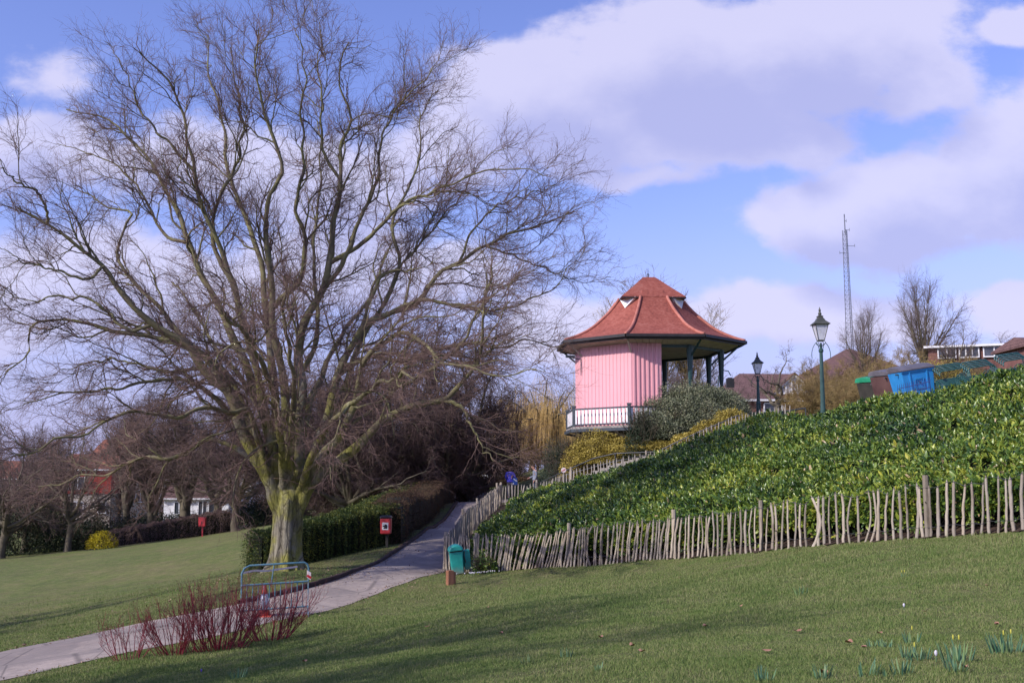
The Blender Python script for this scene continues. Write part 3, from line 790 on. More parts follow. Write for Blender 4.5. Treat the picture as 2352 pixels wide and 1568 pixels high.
cap_b = (np.arange(len(bp)) * 26 * 12)[:, None] + 72 * K
cf = []
trunk = TA.build('trunk', M['trunk'], beech, smooth=True)
bm_ = __import__('bmesh').new(); bm_.from_mesh(trunk.data)
__import__('bmesh').ops.holes_fill(bm_, edges=[e_ for e_ in bm_.edges if e_.is_boundary], sides=0); bm_.to_mesh(trunk.data); bm_.free()
rm = trunk.modifiers.new('fuse', 'REMESH'); rm.mode = 'VOXEL'; rm.voxel_size = .025; rm.use_smooth_shade = True
sm = trunk.modifiers.new('soften', 'SMOOTH'); sm.factor = .5; sm.iterations = 12

# ---------------------------------------------------------------- background trees
def gen_tree(seed, H=10., spread=.45, limbs=9, trunk_h=.22, r_tr=.028, l1=11, l2=9, l3=5, wig=.12, up=.12, droop=0.0, sz=1.0, elev=(.25, 1.0)):
    rg = np.random.default_rng(seed)
    A = Arr(); Bf = Arr()
    r0 = H * r_tr
    tz = H * trunk_h
    K = 9
    tr = np.zeros((1, K, 3)); tr[0, :, 2] = np.linspace(-.06 * H, tz, K); tr[0, :, 0] = np.cumsum(rg.normal(0, .006 * H, K)); tr[0, :, 1] = np.cumsum(rg.normal(0, .006 * H, K))
    tr[0, :, :2] -= tr[0, 1, :2]
    rr = r0 * (1 - .25 * np.linspace(0, 1, K)) * (1 + .9 * np.exp(-np.linspace(0, 1, K) * 6))
    A.tub(tr, rr[None], 9)
    top = tr[0, -1]
    az = np.arange(limbs) * 2 * math.pi / limbs * 1.0 + rg.uniform(0, 1, limbs) * .8
    el = rg.uniform(elev[0], elev[1], limbs); el[0] = 1.45
    d = np.stack([np.cos(az) * np.cos(el) * spread * 2, np.sin(az) * np.cos(el) * spread * 2, np.sin(el)], 1)
    st = top + rg.normal(0, .3 * r0, (limbs, 3)) - np.array([0, 0, 1]) * rg.uniform(0, tz * .35, (limbs, 1))
    L = (H - tz) * rg.uniform(.8, 1.05, limbs) * (.62 + .4 * np.sin(el))
    P = grow(st, d, L, 14, wig, np.array([0, 0, up]) , rg); Rr = taper(np.full(limbs, r0 * .55), r0 * .05, 15, .8); A.tub(P, Rr, 6)
    c = np.array([0, 0, H * .45])
    def ow(p): return norm(p - c)
    p, tan, d, t, r, ix = spawn(P, Rr, np.full(limbs, l1), .18, 1, (.4, 1.0), rg)
    d = norm(d + .3 * ow(p)); L = H * rg.uniform(.1, .3, len(p)) * (1.15 - .6 * t)
    B = grow(p, d, L, 9, wig * 1.4, np.array([0, 0, up * .6 - droop]), rg); Rb = taper(np.minimum(r * .6, H * .004), H * .0012 * sz, 10); A.tub(B, Rb, 4)
    p, tan, d, t, r, ix = spawn(B, Rb, np.full(len(p), l2), .12, 1, (.35, 1.0), rg)
    L = H * rg.uniform(.04, .13, len(p)); C = grow(p, d, L, 6, wig * 1.6, np.array([0, 0, up * .3 - droop * 1.5]), rg); Rc = taper(np.minimum(r * .8, H * .0012 * sz), H * .0006 * sz, 7); Bf.tub(C, Rc, 3)
    p, tan, d, t, r, ix = spawn(C, Rc, np.full(len(p), l3), .15, 1, (.3, .9), rg)
    L = H * rg.uniform(.02, .07, len(p)); D = grow(p, d, L, 3, wig * 1.5, np.array([0, 0, -droop * 2]), rg); Bf.tub(D, np.full((len(p), 4), H * .0005 * sz), 3)
    return A, Bf

PROTO = {}; PH_ = {}
def proto(kind, **kw):
    mats = kw.pop('mats', ('bgbark', 'bgtwig'))
    A, Bf = gen_tree(**kw); top_ = max(v_[:, 2].max() for v_ in A.v + Bf.v)
    e = empty('bare_tree', (0, 0, -500))
    A.build('trunk', M[mats[0]], e, smooth=True)
    Bf.build('crown', M[mats[1]], e, smooth=True)
    PROTO[kind] = [e, False]; PH_[kind] = float(top_)
proto('round', seed=1, H=10, spread=.42, limbs=17, trunk_h=.22, l1=15, l2=10, l3=5, wig=.09, up=.015, elev=(.3, 1.35))
proto('lime', seed=12, H=10, spread=.3, limbs=14, trunk_h=.3, r_tr=.03, l1=15, l2=8, l3=4, sz=.6, wig=.06, up=.005, elev=(.5, 1.4))
proto('upright', seed=2, H=10, spread=.26, limbs=12, trunk_h=.25, l1=13, l2=9, l3=5, up=.06, elev=(.6, 1.3))
proto('open', seed=3, H=10, spread=.5, limbs=11, trunk_h=.25, l1=11, l2=8, l3=4, wig=.15, up=.02)
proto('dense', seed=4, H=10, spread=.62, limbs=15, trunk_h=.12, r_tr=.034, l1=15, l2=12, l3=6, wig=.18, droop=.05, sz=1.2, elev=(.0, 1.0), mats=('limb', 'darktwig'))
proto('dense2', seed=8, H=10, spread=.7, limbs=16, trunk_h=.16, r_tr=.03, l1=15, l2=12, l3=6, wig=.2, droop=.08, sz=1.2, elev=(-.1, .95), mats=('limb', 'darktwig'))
proto('thicket', seed=5, H=10, spread=.7, limbs=24, trunk_h=.03, r_tr=.016, l1=15, l2=10, l3=5, wig=.16, sz=2.2, up=.03, elev=(.2, 1.2), mats=('limetwig', 'limetwig'))
proto('poplar', seed=6, H=10, spread=.2, limbs=12, trunk_h=.2, r_tr=.014, l1=10, l2=7, l3=4, up=.35, wig=.1, elev=(.5, 1.2), mats=('bgbark', 'limetwig'))
proto('knobbly', seed=9, H=10, spread=.5, limbs=7, trunk_h=.3, r_tr=.045, l1=7, l2=6, l3=3, wig=.3, sz=1.3, elev=(.3, 1.1))

def plant(kind, u, v0, v1, D, label, sx=1.0, rz=0., name=None, cat='tree', group=None, base=None, xy=None):
    """stand a tree on bearing u at distance D, crown reaching bearing height v1"""
    e, used = PROTO[kind]
    if xy is not None: x, y = xy; b = np.array([x, y, h1(x, y)]); H = v1
    else:
        b = on(u, v0 if v0 else min(v1 + 110, 1100), D); H = W(u, v1, D)[2] - b[2]
    if not used: root = e; PROTO[kind][1] = True; kids = []
    else:
        root = e.copy(); COL.objects.link(root)
        for ch in list(e.children):
            c = ch.copy(); COL.objects.link(c); c.parent = root
    s = H / PH_[kind]
    root.location = b.tolist(); root.scale = (s * sx, s * sx, s); root.rotation_euler = (0, 0, rz)
    if name: root.name = name
    tag(root, label, cat, group)
    return root

GB = 'bare trees beyond the park'
T = [  # right-hand hilltop
    ('lime', 2117, 0, 590, 100, 'large round-headed bare tree on the hilltop right of the mast', .66, 2.9),
    ('lime', 1985, 0, 672, 98, 'smaller bare tree on the skyline just right of the mast', .66, 2.1),
    ('open', 2200, 0, 730, 85, 'low bare tree right of the large round-headed one', .9, 1.0),
    ('open', 2322, 0, 757, 110, 'small bare tree above the long low building', 1.2, 4.0),
    ('knobbly', 1792, 0, 775, 82, 'gnarled pollarded tree with thick stump between the two lamps', 1.0, 1.4),
    ('open', 1850, 0, 815, 100, 'faint small bare tree behind the gnarled pollard', 1.3, 2.4),
    ('poplar', 1490, 0, 588, 112, 'pale wispy poplar rising behind the bandstand roof', 1.5, .4),
    ('poplar', 1590, 0, 655, 112, 'low poplar top right of the bandstand roof', 1.6, 2.0),
    ('poplar', 1405, 0, 672, 112, 'thin poplar top left of the bandstand roof', 1.3, 3.4),
    ('open', 1610, 0, 815, 90, 'bare tree seen between the bandstand posts', 1.2, .2),
    ('round', 1545, 0, 830, 84, 'dark bushy tree seen through the open bandstand', 1.1, 3.0),
    ('open', 1665, 0, 850, 120, 'tiny bare tree on the skyline right of the bandstand posts', 1.5, 5.2),
]
for k, u, v0, v1, D, lab, s_, rz in T: plant(k, u, v0, v1, D, lab, s_, rz, group=GB)
T2 = [  # the dark wood behind the beech and the trees along the far side of the lawn
    ('dense', 1010, 0, 700, 68, 'tall dark tree right of the beech, reaching highest of the wood', .95, .4),
    ('dense2', 900, 0, 760, 72, 'dark spreading tree behind the beech limbs above the red bin', 1.0, 1.4),
    ('dense', 800, 1200, 840, 60, 'dark low-branched tree with forked trunk right of the beech trunk', 1.0, 2.9),
    ('dense2', 1085, 0, 790, 78, 'brown twiggy tree left of the golden willow', .75, 4.4),
    ('dense', 735, 1200, 850, 66, 'dark tree directly behind the beech trunk', 1.1, 5.3),
    ('dense2', 960, 0, 860, 82, 'dim tree deep in the wood above the path', 1.1, 2.2),
    ('dense2', 1140, 0, 930, 95, 'brown low tree at the far end of the path', 1.2, .9),
    ('round', 640, 0, 790, 92, 'bare tree seen between the beech limbs left of its fork', 1.0, 1.2),
    ('round', 540, 1200, 850, 82, 'large dark tree with pale flared trunk at the lawn edge by the small red bin', 1.0, .2),
    ('upright', 430, 0, 880, 86, 'upright bare tree in front of the brown tiled roofs', 1.5, .8),
    ('upright', 350, 0, 930, 88, 'slim bare tree right of the red tile-hung house', 1.2, 2.0),
    ('upright', 300, 0, 890, 90, 'slender bare tree at the right edge of the red tile-hung house', 1.0, 4.2),
    ('open', 158, 1200, 920, 78, 'bare tree with pale grey trunk left of the yellow bush', .75, 1.9),
    ('round', 60, 1200, 930, 84, 'bare tree at the left edge of the far lawn', 1.0, 3.5),
    ('open', 10, 0, 990, 76, 'low dark tree overhanging the far left corner of the lawn', 1.2, 2.5),
    ('dense2', 870, 0, 740, 63, 'dark tree between the two darkest ones behind the beech', .9, 3.6),
    ('dense', 1000, 0, 830, 70, 'dark brown tree overhanging the hedge near the bend of the path', .85, 1.7),
    ('open', 500, 0, 930, 105, 'open bare tree behind the white bungalow', 1.3, 1.5),
    ('upright', 120, 0, 960, 100, 'faint bare tree left of the red tile-hung house', 1.0, 5.0),
    ('open', 1092, 1200, 1062, 76, 'small pale-barked young tree on the grass at the end of the path', 1.2, 1.0),
    ('round', 1220, 0, 900, 120, 'bare tree behind the golden willow', 1.3, 2.0),
]
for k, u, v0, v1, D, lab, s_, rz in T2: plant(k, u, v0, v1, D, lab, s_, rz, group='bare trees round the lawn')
T3 = [
    ('thicket', 1860, 0, 826, 58, 'ochre twiggy shrub left of the nearer lamp post', .85, .6),
    ('thicket', 1945, 0, 858, 55, 'brown-green twiggy shrub right of the nearer lamp post', .9, 2.2),
    ('thicket', 2025, 0, 800, 70, 'tall lichen-green twiggy shrub behind the dark wheeled bins', .95, 4.0),
    ('thicket', 2105, 0, 785, 72, 'pale twiggy shrub behind the blue wheeled bin', .85, 5.0),
    ('thicket', 1905, 0, 815, 66, 'reddish twiggy shrub behind the nearer lamp post', .9, 3.1),
    ('thicket', 1990, 0, 845, 60, 'low twiggy shrub left of the dark wheeled bins', 1.0, 1.1),
    ('thicket', 2190, 0, 815, 76, 'low ochre shrub behind the first stack of benches', 1.2, 1.9),
]
for k, u, v0, v1, D, lab, s_, rz in T3: plant(k, u, v0, v1, D, lab, s_, rz, name='twiggy_shrub', cat='shrub', group='twiggy shrubs on the hilltop')
# trees beside and behind the camera: they throw the broken shade across the lawn
T4 = [('round', -14.8, 7.8, 17.5, 'bare tree beside the viewpoint shading the near lawn', .95), ('dense', -26, 26.5, 12.5, 'bare tree left of the path shading the lawn', .8),
      ('dense2', -18.5, 5.0, 13, 'smaller bare tree left of the viewpoint', .9), ('open', -12.5, 3.0, 13, 'bare tree behind the viewpoint', 1.0)]
for k, x, y, H, lab, s_ in T4: plant(k, 0, 0, H, 0, lab, s_, x, group='bare trees outside the view', xy=(x, y))
for k, (e, used) in list(PROTO.items()):
    if not used:
        for ch in list(e.children): bpy.data.objects.remove(ch)
        bpy.data.objects.remove(e)

# weeping willow
def willow(u, D, v_top, label, wd, seed):
    rg = np.random.default_rng(seed)
    b = on(u, 0, D); H = W(u, v_top, D)[2] - b[2]
    e = empty('weeping_willow', b.tolist()); tag(e, label, 'tree')
    A = Arr(); n = 22
    tr = np.zeros((1, 8, 3)); tr[0, :, 2] = np.linspace(-.3, H * .45, 8); tr[0, :, 0] = rg.normal(0, .05, 8).cumsum()
    A.tub(tr, np.linspace(.4, .28, 8)[None], 8)
    az = rg.uniform(0, 6.28, n); d = np.stack([np.cos(az) * wd, np.sin(az) * wd, np.full(n, 1.1)], 1)
    P = grow(np.tile(tr[0, -1], (n, 1)), d, rg.uniform(.3, .72, n) * H, 10, .12, np.array([0, 0, -.08]), rg); Rr = taper(np.full(n, .13), .03, 11); A.tub(P, Rr, 6)
    A.build('trunk', M['bgbark'], e, smooth=True)
    p, tan, d, t, r, ix = spawn(P, Rr, np.full(n, 62), .2, 1, (.3, 1.2), rg)
    m = len(p); Bf = Arr()
    d = norm(d * np.array([1, 1, .4])); Ld = rg.uniform(.35, .8, m) * p[:, 2] + .4
    out = np.empty((m, 12, 3)); out[:, 0] = p; dd = d.copy()
    for k in range(11):
        dd = norm(dd * np.array([.62, .62, 1]) + np.array([0, 0, -.55]) + rg.normal(0, .05, (m, 3)))
        out[:, k + 1] = out[:, k] + dd * (Ld / 11)[:, None]
    out[:, :, 2] = np.maximum(out[:, :, 2], .1)
    Bf.tub(out, np.full((m, 12), .008), 3)
    p, tan, d, t, r, ix = spawn(out, np.full((m, 12), .008), np.full(m, 4), .1, .9, (.2, .6), rg)
    o2 = grow(p, norm(tan + d * .4), rg.uniform(.3, 1.1, len(p)), 4, .08, np.array([0, 0, -.3]), rg); o2[:, :, 2] = np.maximum(o2[:, :, 2], .1)
    Bf.tub(o2, np.full((len(p), 5), .0065), 3)
    Bf.build('crown', M['willow'], e)
willow(1262, 76, 886, 'golden weeping willow hanging behind the bandstand balustrade', .62, 3)
willow(1322, 83, 925, 'second golden willow, mostly hidden behind the pink bandstand wall', .8, 7)
# ---------------------------------------------------------------- hedges and shrubs in leaf
def cloud_leaves(center, rad, n, L, mat, seed, lump=.25, shell=.55, flat_bottom=True, lo=.6):
    rg = np.random.default_rng(seed)
    d = norm(rg.normal(0, 1, (n, 3)))
    if flat_bottom: d[:, 2] = np.abs(d[:, 2]) * 1.0 - .12
    d = norm(d)
    ph = rg.uniform(0, 6.28, 6); k = rg.uniform(2, 5, (6, 3))
    bump = sum(np.sin((d * k[i]).sum(1) * 2 + ph[i]) for i in range(6)) / 6
    r = (shell + (1 - shell) * rg.random(n) ** .6) * (1 + lump * bump) + rg.normal(0, .03, n)
    P = d * r[:, None] * np.array(rad) + np.array(center)
    Dv = norm(d * .7 + rg.normal(0, .7, (n, 3)) + [0, 0, .2]); Nn = norm(d + rg.normal(0, .5, (n, 3)))
    return leaf_geo(P, Dv, Nn, L * rg.uniform(.6, 1.2, n), L * lo * rg.uniform(.7, 1.1, n))

def shrub(name, label, cat, blobs, n, L, mat, seed, lo=.45, twig=None, group=None, stem='limb', lump=.25):
    """blobs: list of (u, v_top, D, half width m, depth half m): each a lobe standing on the ground"""
    u, vt, D, hw, hd = blobs[0]
    b = on(u, 0, D); e = empty(name, b.tolist()); tag(e, label, cat, group)
    A = Arr(); S = Arr(); rg = np.random.default_rng(seed + 99)
    tot = sum(bb[3] * bb[4] for bb in blobs)
    for i, (u, vt, D, hw, hd) in enumerate(blobs):
        g_ = on(u, 0, D); H = max(.3, W(u, vt, D)[2] - g_[2]); m = int(n * hw * hd / tot)
        v, t = cloud_leaves(g_ - b + [0, 0, H * .1], (hw, hd, H * .88), m, L, mat, seed + i, lump=lump, lo=lo)
        A.add(v, t=t)
        k = 14; az = rg.uniform(0, 6.28, k)
        P = grow(np.tile(g_ - b - [0, 0, .1], (k, 1)), np.stack([np.cos(az) * hw / H, np.sin(az) * hd / H, np.ones(k)], 1), np.full(k, H * .9), 8, .12, 0, rg)
        Rr = taper(np.full(k, .03), .008, 9); S.tub(P, Rr, 4)
        p, tan, d, t_, r, ix = spawn(P, Rr, np.full(k, 12), .2, 1, (.3, .9), rg)
        Q = grow(p, d, rg.uniform(.2, .5, len(p)) * H, 5, .15, np.array([0, 0, .05]), rg); S.tub(Q, taper(np.full(len(p), .01), .004, 6), 3)
    A.build('foliage', M[mat], e); S.build('stems', M[stem], e)
    return e
shrub('evergreen_shrub', 'big grey-green rounded shrub in front of the bandstand posts', 'shrub', [(1600, 880, 57.2, 2.9, 1.7), (1545, 910, 56.8, 1.9, 1.2), (1655, 918, 56.6, 1.6, 1.0), (1625, 888, 58, 2.0, 1.3)], 90000, .11, 'elaeagnus', 21)
shrub('evergreen_shrub', 'dark green shrub against the foot of the pink bandstand wall', 'shrub', [(1478, 925, 56.5, .85, .8), (1468, 950, 56.2, .8, .7)], 9000, .08, 'dark_leaf', 22)
shrub('golden_shrub', 'low golden-leaved shrub below the bandstand balustrade', 'shrub', [(1400, 985, 57.6, 2.0, 1.0), (1455, 998, 57.0, 1.6, .9), (1335, 1006, 58.4, 1.1, .8), (1505, 1012, 56.3, 1.3, .8)], 52000, .11, 'gold', 23, lo=.4)
shrub('golden_shrub', 'golden-leaved shrub beside the upper steps right of the grey-green shrub', 'shrub', [(1680, 942, 55, 1.0, .8), (1640, 968, 54.9, 1.1, .7), (1585, 994, 55.2, .9, .6)], 22000, .11, 'gold', 24)
shrub('conifer_shrub', 'blue-green feathery shrub between the willow and the golden shrub', 'shrub', [(1272, 1012, 61, .9, .9), (1300, 1008, 61.5, .8, .8)], 12000, .08, 'blue_leaf', 25, lo=.3)
shrub('brown_shrub', 'brownish low shrub under the bandstand deck', 'shrub', [(1360, 980, 58, 1.3, .7), (1320, 992, 58.3, .8, .6)], 7000, .07, 'beech_hedge', 26)
shrub('laurel_bush', 'rounded olive laurel bush inside the paling fence by the steps', 'shrub', [(1273, 1112, 53.5, .85, .8), (1255, 1122, 53, .6, .6)], 6000, .12, 'privet', 27)
shrub('laurel_bush', 'small dark laurel bush right of the olive one by the steps', 'shrub', [(1345, 1092, 52.5, .8, .7)], 4000, .13, 'laurel', 28)
shrub('laurel_bush', 'small leafy laurel growing out of the paling fence beside the green bin', 'plant', [(1113, 1266, 33.7, .34, .3), (1122, 1285, 33.7, .3, .25)], 420, .13, 'laurel', 29)
shrub('yellow_bush', 'bright yellow flowering bush at the far side of the lawn', 'shrub', [(233, 1218, 77, 1.0, .9)], 2600, .11, 'forsythia', 30, group=None)
shrub('evergreen_shrub', 'dark evergreen mass at the far left lawn edge', 'shrub', [(40, 1150, 80, 3.2, 2.0), (-60, 1150, 80, 3, 2)], 14000, .16, 'dark_leaf', 31)
shrub('evergreen_shrub', 'dark evergreen left of the pale trunk', 'shrub', [(118, 1165, 82, 1.8, 1.5)], 7000, .15, 'dark_leaf', 32)
shrub('evergreen_shrub', 'dark evergreen right of the pale trunk, behind the yellow bush', 'shrub', [(205, 1185, 82, 1.8, 1.5), (172, 1200, 80, 1.0, 1.0)], 8000, .15, 'dark_leaf', 33)
shrub('evergreen_shrub', 'green ground-hugging shrub below the tile-hung house', 'shrub', [(300, 1180, 88, 2.5, 1.6), (350, 1175, 92, 2.2, 1.5), (420, 1172, 94, 2.5, 1.5)], 12000, .15, 'dark_leaf', 34)
shrub('evergreen_shrub', 'dark undergrowth right of the pale flared trunk', 'shrub', [(590, 1150, 88, 2.6, 2.0), (640, 1130, 90, 3, 2)], 11000, .16, 'dark_leaf', 35)
shrub('evergreen_shrub', 'dark undergrowth under the wood behind the beech', 'shrub', [(720, 1120, 92, 3.5, 2.0), (820, 1105, 96, 4, 2), (930, 1100, 98, 4.5, 2)], 14000, .17, 'dark_leaf', 36)
shrub('evergreen_shrub', 'low dark shrub at the end of the path behind the walkers', 'shrub', [(1140, 1098, 86, 2.4, 1.5), (1200, 1095, 86, 2.2, 1.5)], 8000, .14, 'beech_hedge', 37)
shrub('evergreen_shrub', 'dark holly-like shrub on the hilltop behind the dark wheeled bins', 'shrub', [(1960, 838, 74, 1.4, 1.2), (2010, 826, 76, 1.7, 1.4)], 8000, .13, 'beech_hedge', 38)
shrub('orange_shrub', 'orange-brown clipped shrub left of the first stack of benches', 'shrub', [(2148, 822, 60, 1.8, 1.0), (2190, 830, 60, 1.6, 1.0)], 7000, .1, 'gold', 39)
shrub('brown_shrub', 'brown treetops showing above the golden willow', 'shrub', [(1235, 884, 112, 3.2, 2), (1300, 878, 114, 2.6, 2), (1195, 900, 112, 2.2, 2)], 9000, .2, 'beech_hedge', 48)
shrub('brown_shrub', 'brown wood edge far beyond the left lawn', 'shrub', [(330, 1120, 120, 8, 3), (520, 1110, 122, 9, 3), (700, 1095, 126, 9, 3), (60, 1140, 118, 9, 3)], 16000, .28, 'beech_hedge', 40)

def hedge(name, label, line, w, top, n, L, mat, seed, lo=.5, corem='laurel_core'):
    """clipped hedge: leaves over a box section that follows the ground; line = [(x, y, height)]"""
    rg = np.random.default_rng(seed)
    line = np.array(line, float); Pc = catmull(line, 80); b = np.array([Pc[0, 0], Pc[0, 1], h1(Pc[0, 0], Pc[0, 1])])
    e = empty(name, b.tolist()); tag(e, label, 'hedge')
    s = rg.random(n) * 79; k = np.minimum(s.astype(int), 78); f = (s - k)[:, None]
    c = Pc[k] * (1 - f) + Pc[k + 1] * f; tn = norm(Pc[k + 1, :2] - Pc[k, :2]); nn = np.stack([-tn[:, 1], tn[:, 0]], 1)
    H = c[:, 2]; g_ = hgt(c[:, 0], c[:, 1])
    u = rg.random(n); side = np.where(rg.random(n) < .5, -1, 1)
    istop = u < (w / (w + 2 * H)) * 1.15
    lump = .07 * np.sin(s * .7 + 1) + .06 * np.sin(s * 2.1) + .04 * np.sin(s * 4.3 + 2)
    off = np.where(istop, rg.uniform(-w / 2, w / 2, n), side * (w / 2 + lump - np.abs(rg.normal(0, .07, n))))
    hz = np.where(istop, H - np.abs(rg.normal(0, .05, n)) + lump, rg.random(n) ** .9 * H)
    rnd = np.clip((np.abs(off) / (w / 2)), 0, 1) ** 6; hz = np.where(istop, hz - rnd * .08, hz)
    P = np.stack([c[:, 0] + nn[:, 0] * off, c[:, 1] + nn[:, 1] * off, g_ + hz], 1)
    # closed ends
    m = n // 14; endk = rg.random(m) < .5; ce = np.where(endk[:, None], Pc[0], Pc[-1]); te = np.where(endk[:, None], norm(Pc[0, :2] - Pc[1, :2]), norm(Pc[-1, :2] - Pc[-2, :2])); ne = np.stack([-te[:, 1], te[:, 0]], 1)
    oe = rg.uniform(-w / 2, w / 2, m); ex = rg.normal(.1, .09, m)
    Pe = np.stack([ce[:, 0] + ne[:, 0] * oe + te[:, 0] * ex, ce[:, 1] + ne[:, 1] * oe + te[:, 1] * ex, hgt(ce[:, 0], ce[:, 1]) + rg.random(m) * ce[:, 2]], 1)
    outn = np.where(istop[:, None], [[0, 0, 1.]], np.column_stack([nn * side[:, None], np.full(n, .2)]))
    P = np.concatenate([P, Pe]); outn = np.concatenate([outn, np.column_stack([te, np.full(m, .2)])]); n = n + m
    v, t = leaf_geo(P - b, norm(outn * .8 + rg.normal(0, .6, (n, 3))), norm(outn + rg.normal(0, .5, (n, 3))), L * rg.uniform(.6, 1.3, n), L * lo * rg.uniform(.7, 1.2, n))
    build('foliage', v, [t], M[mat], e)
    cw = w / 2 - .14; tn = norm(np.gradient(Pc[:, :2], axis=0)); nn = np.stack([-tn[:, 1], tn[:, 0]], 1); g_ = hgt(Pc[:, 0], Pc[:, 1])
    sec = []
    for o, top_ in ((-cw, 0), (-cw, 1), (cw, 1), (cw, 0)):
        sec.append(np.column_stack([Pc[:, :2] + nn * o, g_ + (Pc[:, 2] - .14 if top_ else -.2)]))
    V = np.stack(sec, 1).reshape(-1, 3) - b; i = np.arange(79)[:, None] * 4; q = np.stack([i + np.array([0, 1, 2, 3]), i + np.array([1, 2, 3, 0]), i + np.array([1, 2, 3, 0]) + 4, i + np.array([0, 1, 2, 3]) + 4], -1).reshape(-1, 4)
    q = np.concatenate([q, [[0, 1, 2, 3], [79 * 4 + 3, 79 * 4 + 2, 79 * 4 + 1, 79 * 4]]])
    build('dark_core', V, [q], M[corem], e)  # solid dark core added inside, blocks the view through the leaves
def hp(u, D, h, dx=0, dy=0): p = W(u, 1200, D); return (p[0] + dx, p[1] + dy, h)
hedge('privet_hedge', 'dark green clipped privet hedge behind the beech trunk', [hp(588, 38.3, 1.33), hp(700, 39.3, 1.33), hp(800, 40.8, 1.4), hp(885, 43, 1.45)], 1.5, 0, 42000, .065, 'privet', 41)
hedge('beech_hedge', 'brown leafless clipped hedge running along the path', [hp(905, 42.0, 1.5, -.25), hp(940, 46, 1.6, -.4), hp(974, 51.5, 1.5, -.45), hp(1004, 57, 1.45, -.5), hp(1036, 65, 1.35, -.5)], 1.3, 0, 42000, .06, 'beech_hedge', 42, lo=.35)
hedge('beech_hedge', 'low brown hedge at the far end of the path', [hp(1060, 70, 1.1), hp(1085, 73, 1.1), hp(1112, 77, 1.0)], 1.0, 0, 6000, .09, 'beech_hedge', 43, lo=.35)
hedge('beech_hedge', 'long purplish-brown hedge beyond the left lawn', [hp(262, 80.5, 1.1), hp(330, 82, 1.25), hp(430, 83.5, 1.5), hp(525, 85, 1.6)], 1.3, 0, 26000, .1, 'purple_hedge', 44, lo=.25)
hedge('privet_hedge', 'green sunlit hedge rising behind the privet hedge', [hp(770, 50, 1.0), hp(840, 53, 1.2), hp(900, 56, 1.3), hp(960, 60, 1.3)], 1.2, 0, 14000, .08, 'privet', 45)

